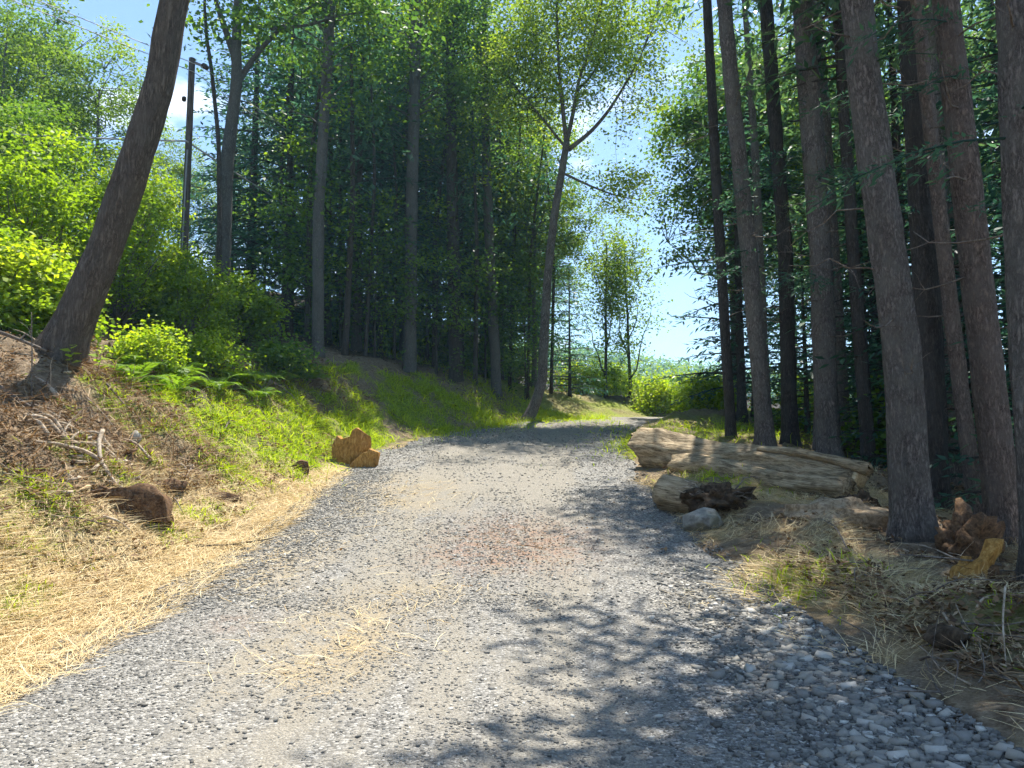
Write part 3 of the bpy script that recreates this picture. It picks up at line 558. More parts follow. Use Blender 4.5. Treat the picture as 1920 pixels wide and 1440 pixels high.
scatter([(7.9, 12.6), (8.0, 18.2), (7.6, 20.6), (7.3, 14.0), (7.5, 10.6)], [C3], 'young hemlock in the shade between the big conifer trunks, one of several alike', 'young hemlocks between the conifer trunks', smin=.7, smax=1.0)
scatter([(-7.5, 28.5), (-5.6, 30.5), (-3.4, 32.6), (-1.2, 35), (-9.8, 30), (-12, 33), (-5.0, 37), (.6, 36.5), (1.6, 39)], [C3], 'young hemlock low in the dark woods above the bank, one of many alike', 'young hemlocks low in the dark woods', smin=.75, smax=1.1)
scatter([(9.0, 29.5), (10.8, 24.5), (12.5, 27.5), (9.6, 23), (9.4, 17.2), (8.9, 14.6)], [C3], 'young hemlock in the gloom behind the conifer row, one of many alike', 'young hemlocks in the gloom behind the conifer row', smin=.8, smax=1.15)
scatter([(-13, 36), (-16.5, 37), (-10.8, 38), (-14.5, 42), (-19.5, 38)], [D4, D3], 'low pale leafy tree under the open sky beside the pole, one of several alike', 'low pale trees under the open sky', smin=.58, smax=.7)
# slender trunks one sees against the dark woods
gt = np.random.default_rng(95)
for k, (x, y, w_) in enumerate([(-2.76, 27.4, .2), (-3.93, 25.6, .12), (-4.52, 23.6, .12), (-4.92, 22.6, .2), (-1.29, 27, .17), (-6.3, 23.5, .16), (-5.8, 26, .13), (-.1, 30, .15), (-3.2, 29, .14), (-4.9, 28.5, .2), (-7.2, 25, .14), (-2.2, 31, .18), (.6, 29.6, .12), (1.6, 31.5, .14), (-1, 33, .18), (-8.4, 29, .2)]):
    H_ = gt.uniform(9, 12.5); t = thing('slender_tree', 'slender dark trunk in the shaded woods above the bank, one of many alike', 'tree', (x, y, gz(x, y)-.1), group='slender dark trunks in the woods above the bank')
    P, r, s = resample([(0, 0, 0), (gt.normal(0, .15), 0, H_*.5), (gt.normal(0, .3), 0, H_)], [w_/2, w_*.42, w_*.2], .4); V, F = tube(P, r*(1+.3*np.exp(-s/.2)), 9, .06, k, ridge=2); link('trunk', mesh('trunk', V, F, M['bark_dark'], smooth=True), t)
    so, br = pine_crown(gt, P, H_*.55, H_, 1.2, 18); link('crown', so.mesh('crown', M['hemlock']), t)
for k, (x, y, w_) in enumerate([(8.2, 14.4, .3), (9.6, 16.3, .34), (8.9, 19.4, .3), (7.4, 17.2, .28), (9.9, 21.6, .3), (7.2, 21.8, .26)]):
    H_ = gt.uniform(13, 17); t = thing('shaded_conifer', 'bare dark trunk in the shade behind the big conifers, one of many alike', 'tree', (x, y, gz(x, y)-.1), group='bare dark trunks behind the conifer row')
    P, r, s = resample([(0, 0, 0), (gt.normal(-.1, .1), 0, H_*.5), (gt.normal(-.3, .2), 0, H_)], [w_/2, w_*.42, w_*.2], .4); V, F = tube(P, r*(1+.3*np.exp(-s/.25)), 11, .06, k, ridge=2); link('trunk', mesh('trunk', V, F, M['bark_pine'], smooth=True), t)
    so, br = pine_crown(gt, P, H_*.6, H_, 1.7, 22); link('crown', so.mesh('crown', M['pine']), t)

# --- far hill and its woods
hx = np.linspace(-60, 320, 40); hy = np.linspace(150, 420, 28); X, Y = np.meshgrid(hx, hy)
hill_z = lambda x, y: -42+sm(150, 330, y)*(83-.13*np.clip(x, -50, 400))+5*fbm(x*.012, y*.012, 41)
n = len(hx); i, j = np.meshgrid(np.arange(len(hy)-1), np.arange(n-1), indexing='ij')
tag(link('hill', mesh('hill', np.stack([X, Y, hill_z(X, Y)], -1).reshape(-1, 3), np.stack([i*n+j, i*n+j+1, (i+1)*n+j+1, (i+1)*n+j], -1).reshape(-1, 4), ground_mat(), smooth=True)), 'wooded hill far beyond the end of the road', None, kind='structure')
g = np.random.default_rng(99); m = 1500; hxx = g.uniform(-20, 150, m); hyy = g.uniform(190, 335, m); hz = hill_z(hxx, hyy)
cs = np.stack([hxx, hyy, hz+g.uniform(2, 9, m)], 1); V, F, T = leaf_clumps(g, cs, 40, 2.4, 1.5, tint0=.55)
tag(link('far_woods', mesh('far_woods', V, F, M['maple'], T)), 'pale green wood covering the far hill', 'woods', kind='stuff')
# ---------------------------------------------------------------- undergrowth
def bush(name, label, x, y, Rad, H, mat, seed, n_cl=60, per=60, ls=.09, group=None, stems=6, tint0=.5, sig=.2):
    g = np.random.default_rng(seed); b0 = gz(x, y)-.05; t = thing(name, label, 'shrub', (x, y, b0), group=group)
    dirs = rdir(g, n_cl); dirs[:, 2] = np.abs(dirs[:, 2]); rr = g.uniform(.2, 1, n_cl)**.5
    C = dirs*rr[:, None]*np.array([Rad, Rad, H*.9])+np.array([0, 0, .12*H]); st = Soup()
    for c in C[:max(stems*3, 12)]: st.add(*tube(curve_to(g, g.normal(0, .06, 3)*[1, 1, 0], c, .12, 5), np.linspace(.014, .004, 5)*max(1, H*.5), 4, cap=False))
    link('stem', st.mesh('stem', M['twig'], True), t); V, F, T = leaf_clumps(g, C, per, sig, ls, tint0=tint0); link('foliage', mesh('foliage', V, F, mat, T), t); return t
SH = [('bright yellow green sapling filling the space left of the leaning trunk', -9.6, 15.2, 1.5, 4.2, 'bright', 110),
 ('tall bright sapling behind the leaning trunk', -8.6, 16.6, 1.3, 3.9, 'bright', 100), ('bright leafy shrub at the foot of the leaning trunk, on its uphill side', -8.3, 13.2, .9, 1.5, 'bright', 60),
 ('low yellow green shrub at the edge of the picture above the root debris', -9.2, 13.4, 1.0, 1.9, 'bright', 70), ('bright shrub between the leaning trunk and the utility pole', -7.4, 17.4, 1.0, 2.3, 'bright', 80),
 ('green shrub in front of the pole foot', -8.4, 19.0, 1.0, 1.9, 'bright', 60), ('broad green shrub below the pale grey forked tree', -7.2, 19.8, 1.1, 1.7, 'bright', 70),
 ('darker tall sapling behind the yellow green one', -11.6, 18.0, 1.7, 5.0, 'maple', 120), ('tall leafy sapling between the yellow green sapling and the pole', -10.2, 20.2, 1.5, 4.6, 'bright', 110), ('low leafy shrub among the ferns below the pole', -6.4, 16.2, .6, .9, 'bright', 34), ('low shrub at the edge of the ferns nearest the woods', -5.6, 18.8, .7, .9, 'maple', 34), ('small yellow green shrub among the ferns close to the leaning trunk', -6.6, 14.0, .5, .8, 'bright', 28), ('leafy thicket at the edge of the picture behind the saplings', -13.6, 20.5, 2.0, 5.5, 'maple', 130)]
for i, (lb, x, y, a, h, m, nc) in enumerate(SH): bush('leafy_shrub', lb, x, y, a, h, M[m], 200+i, int(nc*1.15), 105, [.1, .085, .11, .09, .08, .1, .12, .1, .09, .08, .1, .08, .1][i], 'leafy shrubs and saplings on the bank', 14, tint0=[.66, .55, .7, .6, .5, .45, .4, .5, .6, .5, .5, .65, .45][i], sig=.22)
for i, (lb, x, y, a, h) in enumerate([('sunlit bush at the far end of the road, below the sky', 8.0, 37.0, 1.5, 2.3), ('sunlit bush next to the slim black stemmed tree', 6.7, 36.0, 1.0, 1.6), ('low sunlit bush where the road vanishes', 9.6, 38.5, 1.5, 1.9), ('pale bush behind the slim trees past the bend', 4.6, 40.5, 1.6, 2.0), ('bush below the slim black stemmed tree', 5.9, 42.5, 1.5, 2.2), ('low bush beyond the young hemlock at the bend', 3.4, 38, 1.2, 1.5), ('round sunlit bush behind the slender conifer at the road end', 7.2, 28, 1.0, 1.3)]): bush('roadside_bush', lb, x, y, a, h, M['bright'], 230+i, 80, 60, .13, 'sunlit bushes at the end of the road', tint0=.65, sig=.3)
for i, (x, y) in enumerate([(-6.5, 30), (-3.6, 31.5), (-4.9, 33), (-1.5, 32), (.2, 33.5), (-8, 31), (-2.5, 35.5), (9.5, 24.5), (8.4, 22), (11.5, 23), (8.0, 15.6)]): bush('understorey_shrub', 'sunlit understorey shrub seen between the trunks, one of several alike', x, y, 1.2, 1.7, M['maple'], 250+i, 40, 50, .14, 'understorey shrubs between the trunks', tint0=.6, sig=.32)
# ferns: every frond a part
def frond_mesh(g, n=22):
    u = np.linspace(0, 1, 12); P = np.stack([u*.86, np.zeros(12), .85*u-.85*u**2.2*.85], 1); so = Soup()
    V, F = tube(P, np.linspace(.006, .0015, 12), 3, cap=False); so.add(V, F, np.full(len(F), .55))
    q = np.linspace(.14, .99, n); C = np.stack([np.interp(q, u, P[:, k]) for k in range(3)], 1); T = norm(np.stack([np.interp(q, u, np.gradient(P[:, k])) for k in range(3)], 1))
    wl = .30*np.sin(np.clip(q*1.15, 0, 1)**.7*math.pi)**.8*(1-.45*q)+.02
    for sg in (-1, 1):
        D = np.array([0, sg, 0.])+T*.55+np.array([0, 0, -.12])+g.normal(0, .06, (n, 3)); N = np.cross(T, [0, 1., 0]); N = N*np.sign(N[:, 2:3]+1e-6)
        V, F = leaves(C, D, N+g.normal(0, .15, (n, 3)), wl, .035+.06*wl); so.add(V, F, np.clip(g.normal(.55, .1, n), 0, 1))
    return so.mesh('frond', M['fern'])
gf = np.random.default_rng(300); FM = [frond_mesh(gf) for _ in range(3)]
FE = [(-6.35, 12.9, 1.0), (-6.75, 13.6, 1.1), (-6.0, 13.7, .95), (-6.5, 14.6, 1.15), (-7.2, 14.3, 1.1), (-5.9, 15.2, 1.0), (-6.7, 15.7, 1.2), (-7.4, 15.6, 1.15), (-6.0, 16.4, 1.1), (-6.5, 17.2, 1.2), (-5.6, 17.0, .95), (-5.5, 18.2, 1.1), (-6.2, 18.4, 1.2), (-5.2, 19.4, 1.05), (-6.0, 19.6, 1.15), (-7.9, 12.6, .8), (-8.3, 11.9, .8), (-6.9, 16.6, 1.2), (-5.3, 16.1, .8), (-7.6, 18.2, 1.2)]
for k, (x, y, s) in enumerate(FE):
    t = thing('fern', 'arching green fern on the bank below the dark woods, one of many alike', 'fern', (x, y, gz(x, y)-.02), gf.uniform(0, 6.28), s*gf.uniform(.6, .95), 'ferns on the bank')
    nf = int(gf.integers(8, 12))
    for q in range(nf): link('frond', FM[int(gf.integers(3))], t, (0, 0, 0), (gf.uniform(-.2, .2), gf.uniform(-.25, .2), q*6.283/nf+gf.uniform(-.25, .25)), gf.uniform(.75, 1.15))
# broad leaved seedlings at the foot of the leaning tree
for k, (x, y) in enumerate([(-6.35, 11.75), (-6.7, 11.6), (-6.1, 12.3)]):
    g = np.random.default_rng(320+k); t = thing('seedling', ['broad leaved seedling against the foot of the leaning trunk', 'paler seedling in front of the leaning trunk', 'seedling between the leaning trunk and the ferns'][k], 'plant', (x, y, gz(x, y)))
    V, F = tube(np.array([(0, 0, 0), (.03, 0, .2), (.05, .02, .42)]), [.008, .006, .004], 5); link('stem', mesh('stem', V, F, M['twig'], smooth=True), t)
    for q in range(7):
        az = q*2.4; V, F = leaves(np.array([[.03, 0, .14+.045*q]]), np.array([[math.cos(az), math.sin(az), .2]]), np.array([[0, -.6, 1.]]), np.array([.17]), np.array([.12])); link('leaf', mesh('leaf', V, F, M['bright'], [g.uniform(.5, .9)]), t)

# ---------------------------------------------------------------- utility pole and wires
px, py, pz = -8.66, 20.0, gz(-8.66, 20.0)-.2
pole = thing('utility_pole', 'weathered wooden utility pole standing between the leaning trunk and grey forked tree', 'utility pole', (px, py, pz))
hp = 12.28-pz; P = np.array([(0, 0, z) for z in np.linspace(0, hp, 20)]); V, F = tube(P, np.linspace(.105, .08, 20), 14, .03, 4); link('shaft', mesh('shaft', V, F, M['pole'], smooth=True), pole)
def bar(a, b, r, k=8): return tube(np.linspace(a, b, 4), np.full(4, r), k)
V, F = bar((.05, 0, hp-.1), (.42, -.06, hp-.28), .035); link('bracket', mesh('bracket', V, F, M['steel']), pole)
for a, b in (((.3, -.05, hp-.2), (.47, -.07, hp-.33)), ((-.13, 0, hp-1.15), (-.22, 0, hp-1.13))):
    P = np.linspace(a, b, 7); V, F = tube(P, [.04, .075, .05, .08, .05, .07, .03], 10); link('insulator', mesh('insulator', V, F, M['ceramic'], smooth=True), pole)
V, F = tube(np.linspace((-.02, -.14, .5), (.02, -.11, hp-2.6), 8), np.full(8, .022), 6); link('conduit', mesh('conduit', V, F, M['steel'], smooth=True), pole)
px2, py2 = -1.9, 47.0
def wire(label, pts, sag, r=.012):
    Q = []
    for a, b in zip(pts[:-1], pts[1:]):
        s = np.linspace(0, 1, 24)[:, None]; q = np.array(a)+(np.array(b)-np.array(a))*s; q[:, 2] -= sag*4*s[:, 0]*(1-s[:, 0]); Q.append(q)
    V, F = tube(np.concatenate([Q[0]]+[q[1:] for q in Q[1:]]), np.full(sum(map(len, Q))-len(Q)+1, r), 5); tag(link('power_line', mesh('power_line', V, F, M['alu'], smooth=True)), label, 'wire')
wire('upper overhead wire running from the pole top over the leaning trunk', [(-32, -6, 13.9), (px+.33, py-.07, 12.0), (px2, py2, 14.0)], .35, .011)
wire('second overhead wire just below the upper one', [(-32, -6, 13.65), (px+.1, py-.1, 11.85), (px2, py2, 13.8)], .35, .011)
wire('thick lower cable slanting down across the dark hemlocks', [(-34, 14, 10.2), (px, py-.14, 9.9), (px2, py2, 11.1)], .5, .026)

# ---------------------------------------------------------------- logs, chunks, stumps, stones
def dirframe(o, a, b):                      # aim local z along a->b
    o.rotation_euler = (Vector(b)-Vector(a)).to_track_quat('Z', 'Y').to_euler()
def log(name, label, a, b, r0, r1, mat, seed, relief=.14, ragged=.2, k=26, squash=1., endmat=None, sink=.0):
    g = np.random.default_rng(seed); a = np.array(a, float); b = np.array(b, float); L = np.linalg.norm(b-a)
    o = thing(name, label, 'log', tuple(a)); dirframe(o, a, b); n = int(L/.07)+2
    z = np.linspace(0, L, n); wob = np.stack([.04*np.sin(z*1.7+seed), .03*np.sin(z*2.3+2*seed), z], 1); r = np.interp(z, [0, L*.12, L], [r0*.93, r0, r1])
    V, F = tube(wob, r, k, relief, seed, ridge=2.6); V[:, 1] *= squash
    ang = np.arctan2(V[:, 1], V[:, 0]); e = fbm(np.cos(ang)*2.5+seed, np.sin(ang)*2.5, seed+3)*ragged; m0 = V[:, 2] < .15; V[m0, 2] += e[m0]*r0
    m1 = V[:, 2] > L-.1; V[m1, 2] += e[m1]*r1
    me = mesh('shell', V, F, mat, smooth=True); link('trunk', me, o)
    return o, L, g
gl1 = gz(2.59, 15.2); gl2 = gz(5.0, 11.4)
lg, L, g = log('fallen_log', 'long weathered fallen log with a thick ragged butt, lying along the roadside', (2.62, 15.35, gl1+.30), (5.05, 11.35, gl2+.24), .41, .19, M['old_log'], 7, .16, .6, 40)
lgt = lg.children[0]
for q in range(7):                          # loose bark plates on it
    z0 = g.uniform(.3, L-1.4); ll = g.uniform(.5, 1.3); am = g.uniform(-2.6, .6); u = np.linspace(0, 1, 9); av = np.linspace(am-.3, am+.35, 5); rr = np.interp(z0, [0, L], [.45, .2])
    U, A = np.meshgrid(u, av, indexing='ij'); rz_ = np.interp(z0+U*ll, [0, L], [.455, .19])*(1+.05*g.normal(size=U.shape)); Vt = np.stack([np.cos(A)*rz_, np.sin(A)*rz_, z0+U*ll+.06*g.normal(size=U.shape)], -1).reshape(-1, 3); Vi = np.stack([np.cos(A)*(rz_-.03), np.sin(A)*(rz_-.03), z0+U*ll], -1).reshape(-1, 3)
    i, j = np.meshgrid(np.arange(8), np.arange(4), indexing='ij'); f = np.stack([i*5+j, i*5+j+1, (i+1)*5+j+1, (i+1)*5+j], -1).reshape(-1, 4); rim = [x*5 for x in range(9)]+[40+x for x in range(1, 5)]+[x*5+4 for x in range(7, -1, -1)]+[3, 2, 1]
    side = np.array([[rim[x], rim[(x+1) % len(rim)], rim[(x+1) % len(rim)]+45, rim[x]+45] for x in range(len(rim))]); link('bark_plate', mesh('bark_plate', np.concatenate([Vt, Vi]), np.concatenate([f, f[:, ::-1]+45, side]), M['old_log' if q % 2 else 'pale_wood']), lgt)
for q in range(5):                          # broken branch stubs
    z0 = g.uniform(.8, L-.5); am = g.uniform(-2.4, .4); rr = np.interp(z0, [0, L], [.4, .17]); a = np.array([math.cos(am)*rr*.8, math.sin(am)*rr*.8, z0]); V, F = tube(curve_to(g, a, a+np.array([math.cos(am)*.2, math.sin(am)*.2, .1]), .1, 5), np.linspace(.05, .028, 5), 8, .2, q, ridge=2); link('branch_stub', mesh('branch_stub', V, F, M['old_log'], smooth=True), lgt)
V, F = tube(np.array([(0, 0, L-.02), (0, 0, L+.05)]), [.14, .13], 16, .1, 3); link('cut_end', mesh('cut_end', V, F, M['pale_wood']), lgt)
log('half_buried_log', 'thinner split log half buried in straw along the front of the long log', (2.95, 14.0, gz(2.95, 14.0)+.06), (4.75, 11.1, gz(4.75, 11.1)+.08), .21, .15, M['old_log'], 9, .18, .4, 20)
log('sunlit_log_top', 'added strip standing for the sunlit top of the fallen log at its thin end', (4.1, 12.75, gz(4.1, 12.75)+.46), (5.1, 11.1, gz(5.1, 11.1)+.36), .075, .09, M['old_log'], 12, .5, .6, 9)  # extra strip of wood in place of sunlight along the log's top
log('cut_log_section', 'short weathered log section with a flat sawn face at the gravel edge', (2.18, 11.45, gz(2.18, 11.45)+.26), (2.62, 11.05, gz(2.62, 11.05)+.2), .27, .25, M['old_log'], 14, .1, .04, 22)
def lump(name, label, cat, x, y, size, mat, seed, amp=.25, sink=.3, sub=4, freq=2., rz=0, facet=False):
    import bmesh
    bm = bmesh.new(); bmesh.ops.create_icosphere(bm, subdivisions=sub, radius=1); V = np.array([v.co for v in bm.verts]); F = np.array([[v.index for v in f.verts] for f in bm.faces]); bm.free()
    f = fbm(V[:, 0]*freq+seed*1.3+V[:, 2], V[:, 1]*freq+V[:, 2]*1.7*freq/2, seed, 4); V = V*(1+amp*f)[:, None]
    if facet:
        g = np.random.default_rng(seed)
        for n_ in rdir(g, 9): d_ = V@n_; V -= np.maximum(0, d_-.72)[:, None]*n_
    V = V*np.array(size); o = link(name, mesh(name, V, F, mat, smooth=not facet), None, (x, y, gz(x, y)+size[2]*(1-2*sink)), (0, 0, rz)); tag(o, label, cat); return o
lump('root_ball', 'dark earthy root clump behind the grey boulder at the gravel edge', 'root', 2.85, 10.75, (.42, .32, .22), M['soil'], 21, .5, .25, 4, 3.)
lump('boulder', 'grey rounded boulder at the gravel edge beneath the dark root clump', 'rock', 2.45, 10.15, (.33, .24, .2), M['rock'], 22, .22, .25, 4, 1.6, .3, True)
lump('boulder', 'half buried brown stone in the grass near the coarse gravel', 'rock', 3.0, 5.5, (.15, .13, .11), M['soil'], 23, .25, .3, 3, 1.6, 0, True)
lump('stone', 'pale stone sticking up among the roots on the bank', 'rock', -5.35, 11.0, (.10, .07, .13), M['rock'], 24, .2, .2, 3, 2, 0, True)
lump('earth_clod', 'brown clod of torn earth by the fallen log end', 'earth', 4.75, 10.75, (.26, .22, .16), M['soil'], 25, .5, .35, 4, 3)
lump('earth_mound', 'low mound of bare tan earth before the thickest conifer', 'earth', 4.0, 9.7, (.62, .45, .24), M['earth'], 26, .3, .44, 4, 2)
lump('brown_stump', 'ragged brown rotten stump behind the splintered orange wood', 'stump', 4.72, 8.2, (.26, .2, .3), M['brown_wood'], 27, .55, .3, 4, 3)
def slab(name, label, cat, x, y, outline, depth, mat, seed, rz=0., tilt=0., sink=.05, rough=.02, label_part=None):
    """a chunk of wood: an irregular outline in its own x-z plane with real thickness"""
    import bmesh
    g = np.random.default_rng(seed); bm = bmesh.new(); vs_ = [bm.verts.new((a, -depth/2, b)) for a, b in outline]; f = bm.faces.new(vs_)
    r = bmesh.ops.extrude_face_region(bm, geom=[f])
    for v in [e for e in r['geom'] if isinstance(e, bmesh.types.BMVert)]: v.co.y += depth; v.co.x *= g.uniform(.85, 1); v.co.z *= g.uniform(.9, 1.02)
    bmesh.ops.recalc_face_normals(bm, faces=bm.faces[:]); bmesh.ops.bevel(bm, geom=bm.edges[:], offset=.007, segments=1, affect='EDGES')
    bmesh.ops.triangulate(bm, faces=bm.faces[:]); bmesh.ops.subdivide_edges(bm, edges=[e for e in bm.edges if e.calc_length() > .12], cuts=2); bmesh.ops.triangulate(bm, faces=bm.faces[:])
    V = np.array([v.co for v in bm.verts]); F = np.array([[v.index for v in q.verts] for q in bm.faces]); bm.free()
    V = V+np.stack([fbm(V[:, 0]*6+k*9, V[:, 2]*6+V[:, 1]*5, seed+k) for k in range(3)], 1)*rough
    o = link(name, mesh(name, V, F, mat), None, (x, y, gz(x, y)-sink), (tilt, 0, rz)); return tag(o, label, cat)
slab('orange_stump_chunk', 'large orange cut stump chunk with a notched top on the road edge', 'wood chunk', -3.25, 15.75, [(-.38, 0), (-.37, .4), (-.27, .6), (-.2, .53), (-.02, .57), (.02, .7), (.11, .75), (.4, .57), (.42, .38), (.33, .12), (.14, -.02)], .5, M['orange_wood'], 1, .1, .06, rough=.006)
slab('orange_stump_chunk', 'smaller orange cut wood chunk leaning on the front of the large one', 'wood chunk', -2.92, 15.38, [(-.3, 0), (-.24, .13), (.02, .35), (.1, .36), (.12, .42), (.31, .35), (.25, .02), (-.05, -.04)], .3, M['orange_wood'], 2, -.06, .08, rough=.006)
slab('brown_wood_block', 'small reddish brown block of split wood lying in straw by the road', 'wood chunk', -3.72, 13.8, [(-.17, .02), (-.18, .17), (-.05, .25), (.1, .24), (.14, .1), (.08, -.03)], .26, M['brown_wood'], 3, .3, .1)
slab('buried_stump', 'dark brown cut stump half buried under straw on the lower bank', 'stump', -4.42, 9.15, [(-.42, -.1), (-.43, .12), (-.3, .27), (0, .33), (.25, .31), (.37, .2), (.42, -.1)], .5, M['brown_wood'], 4, .1, -.18, rough=.06)
slab('bark_slab', 'flat rusty slab of bark lying below the pale roots', 'bark', -4.62, 10.3, [(-.3, 0), (-.25, .1), (.1, .16), (.32, .12), (.3, 0)], .12, M['brown_wood'], 5, .35, -.5)
slab('bark_slab', 'second rusty bark slab beside the first, nearer the grass', 'bark', -4.1, 10.9, [(-.26, 0), (-.2, .12), (.08, .14), (.27, .08), (.25, 0)], .12, M['brown_wood'], 6, .3, -.5)
gr_ = np.random.default_rng(395); rb = [o for o in sc.objects if o.name == 'root_ball'][0]
for q in range(14):
    az = gr_.uniform(2.6, 6.8); a = np.array([math.cos(az)*.3, math.sin(az)*.22, gr_.uniform(-.02, .15)]); e = a*gr_.uniform(1.4, 2.0)+np.array([0, 0, gr_.uniform(-.12, .15)]); V, F = tube(curve_to(gr_, a*.6, e, gr_.uniform(-.3, .5), 7), np.linspace(.016, .004, 7), 5); link('rootlet', mesh('rootlet', V, F, M['root' if q % 3 == 0 else 'twig'], smooth=True), rb)
# splintered orange stump
st = thing('splintered_stump', 'splintered orange stump shard pointing up beside the dark edge trunk', 'stump', (4.02, 6.95, gz(4.02, 6.95)-.02), .15)
for k, (ol, dp, dy) in enumerate([([(-.14, 0), (-.13, .1), (-.02, .17), (.07, .27), (.13, .3), (.24, .45), (.30, .47), (.27, .36), (.2, .28), (.18, .16), (.2, 0)], .13, 0), ([(-.05, 0), (-.08, .09), (0, .2), (.05, .22), (.09, .3), (.11, .2), (.15, .12), (.16, 0)], .1, .12), ([(.1, 0), (.12, .12), (.2, .2), (.24, .17), (.3, .1), (.33, 0)], .12, -.06)]):
    o = slab('splinter', None, None, 0, 0, ol, dp, M['orange_wood' if k < 2 else 'brown_wood'], 30+k, 0, 0, rough=.03); o.parent = st; o.location = (0, dy, 0); o.rotation_euler = (.1, 0, .1*k)

# ---------------------------------------------------------------- sticks and roots, one by one
def on_ground(P, r):
    P = np.asarray(P, float).copy(); P[:, 2] = P[:, 2]+terr(P[:, 0], P[:, 1])+r*.6; return P
def stick(name, label, pts, r0, r1, mat, cat='stick', group=None, seed=0, fork=0):
    g = np.random.default_rng(seed); P, r, s = resample(on_ground(pts, r0), np.linspace(r0, r1, len(pts)), .06); c = P[0].copy(); V, F = tube(P-c, r, 7, .15, seed, ridge=2)
    so = Soup(); so.add(V, F)
    for q in range(fork):
        i0 = int(g.integers(len(P)//3, len(P)-2)); e = P[i0]-c+g.normal(0, .12, 3)+np.array([0, 0, .1]); so.add(*tube(curve_to(g, P[i0]-c, e, .1, 4), np.linspace(r1, r1*.4, 4), 4, cap=False))
    return tag(link(name, so.mesh(name, mat, True), None, tuple(c)), label, cat, group)
stick('stick', 'dark straight stick lying in straw at the road edge', [(-3.62, 9.0, .02), (-3.3, 9.25, .03), (-2.95, 9.6, .03)], .014, .007, M['bark_dark'], seed=1)
stick('stick', 'short brown stick lying on the reddish patch of the road', [(.05, 9.42, .0), (.2, 9.45, .01), (.42, 9.42, .0)], .013, .008, M['brown_wood'], seed=2)
stick('root', 'pale curved root hanging down the bank below the debris', [(-5.15, 9.75, .32), (-5.12, 9.6, .22), (-5.0, 9.45, .06), (-4.75, 9.35, .02), (-4.55, 9.3, .02)], .032, .012, M['root'], 'root', seed=3)
stick('root', 'twisted white root in the middle of the bank debris', [(-6.0, 9.5, .05), (-5.75, 9.55, .12), (-5.55, 9.6, .02), (-5.35, 9.6, .06)], .03, .02, M['root'], 'root', seed=4, fork=2)
stick('stick', 'long thin upright twig leaning in the bank debris', [(-6.35, 10.2, 0), (-6.45, 10.3, .5), (-6.55, 10.4, 1.0)], .012, .005, M['twig'], seed=5, fork=3)
stick('branch', 'grey branch lying across the debris at the picture edge', [(-6.9, 9.9, .12), (-6.3, 9.8, .1), (-5.6, 9.9, .05)], .03, .018, M['twig'], 'branch', seed=6, fork=2)
stick('branch', 'bent grey branch at the foot of the leaning trunk, on the debris', [(-8.2, 11.3, .2), (-7.6, 11.4, .22), (-7.1, 11.7, .05)], .035, .02, M['twig'], 'branch', seed=7, fork=2)
stick('root', 'short curved white root among stones above the bark slabs', [(-4.85, 11.2, .05), (-4.75, 11.15, .2), (-4.65, 11.2, .03)], .022, .014, M['root'], 'root', seed=8)
stick('branch', 'long pale twig arching over the grass at the picture corner', [(3.75, 6.0, .05), (3.5, 5.6, .3), (3.25, 5.25, .2), (3.1, 5.0, .02)], .009, .004, M['root'], 'branch', seed=9)
stick('branch', 'bare grey branch reaching out from the splintered stump', [(4.35, 7.0, .25), (3.9, 7.0, .3), (3.5, 7.1, .22)], .012, .005, M['twig'], 'branch', seed=10, fork=3)
gs = np.random.default_rng(410); BX = np.array([[x_, y_, z_] for z_ in (-.5, .5) for (x_, y_) in ((-.5, -.5), (.5, -.5), (.5, .5), (-.5, .5))]); BXF = np.array([[0, 3, 2, 1], [4, 5, 6, 7], [0, 1, 5, 4], [1, 2, 6, 5], [2, 3, 7, 6], [3, 0, 4, 7]])
for k in range(40):
    y = gs.uniform(8.3, 12.2); x = gs.uniform(-.62*y, -4.1); a = gs.uniform(0, 6.28); L = gs.uniform(.2, .75)
    stick('twig', 'loose twig in the root debris on the bank, one of many alike', [(x, y, gs.uniform(0, .1)), (x+math.cos(a)*L*.5+gs.normal(0, .05), y+math.sin(a)*L*.5, gs.uniform(0, .16)), (x+math.cos(a)*L, y+math.sin(a)*L, gs.uniform(0, .14))], gs.uniform(.006, .018), .004, M[['twig', 'root', 'brown_wood'][k % 3]], 'twig', 'loose twigs in the bank debris', 420+k, int(gs.integers(0, 3)))
for k in range(30):
    y = gs.uniform(4.6, 8.3); x = gs.uniform(2.6, min(4.6, .6*y)); a = gs.uniform(0, 6.28); L = gs.uniform(.2, .7)
    stick('twig', 'loose twig in the shaded litter beside the coarse gravel, one of many alike', [(x, y, gs.uniform(0, .06)), (x+math.cos(a)*L*.5, y+math.sin(a)*L*.5+gs.normal(0, .05), gs.uniform(0, .2)), (x+math.cos(a)*L, y+math.sin(a)*L, gs.uniform(0, .14))], gs.uniform(.004, .011), .003, M[['twig', 'root', 'twig'][k % 3]], 'twig', 'loose twigs beside the coarse gravel', 480+k, int(gs.integers(0, 3)))
for k in range(14):
    y = gs.uniform(13, 21); t_ = gs.uniform(1.6, 2.8); x = float(xleft(y))-t_; a = gs.uniform(0, 6.28); L = gs.uniform(.3, .9)
    stick('twig', 'loose twig on the shaded brow of the bank, one of many alike', [(x, y, .03), (x+math.cos(a)*L*.5, y+math.sin(a)*L*.5, gs.uniform(.05, .2)), (x+math.cos(a)*L, y+math.sin(a)*L, .05)], gs.uniform(.008, .018), .005, M['twig'], 'twig', 'loose twigs on the brow of the bank', 540+k, 2)

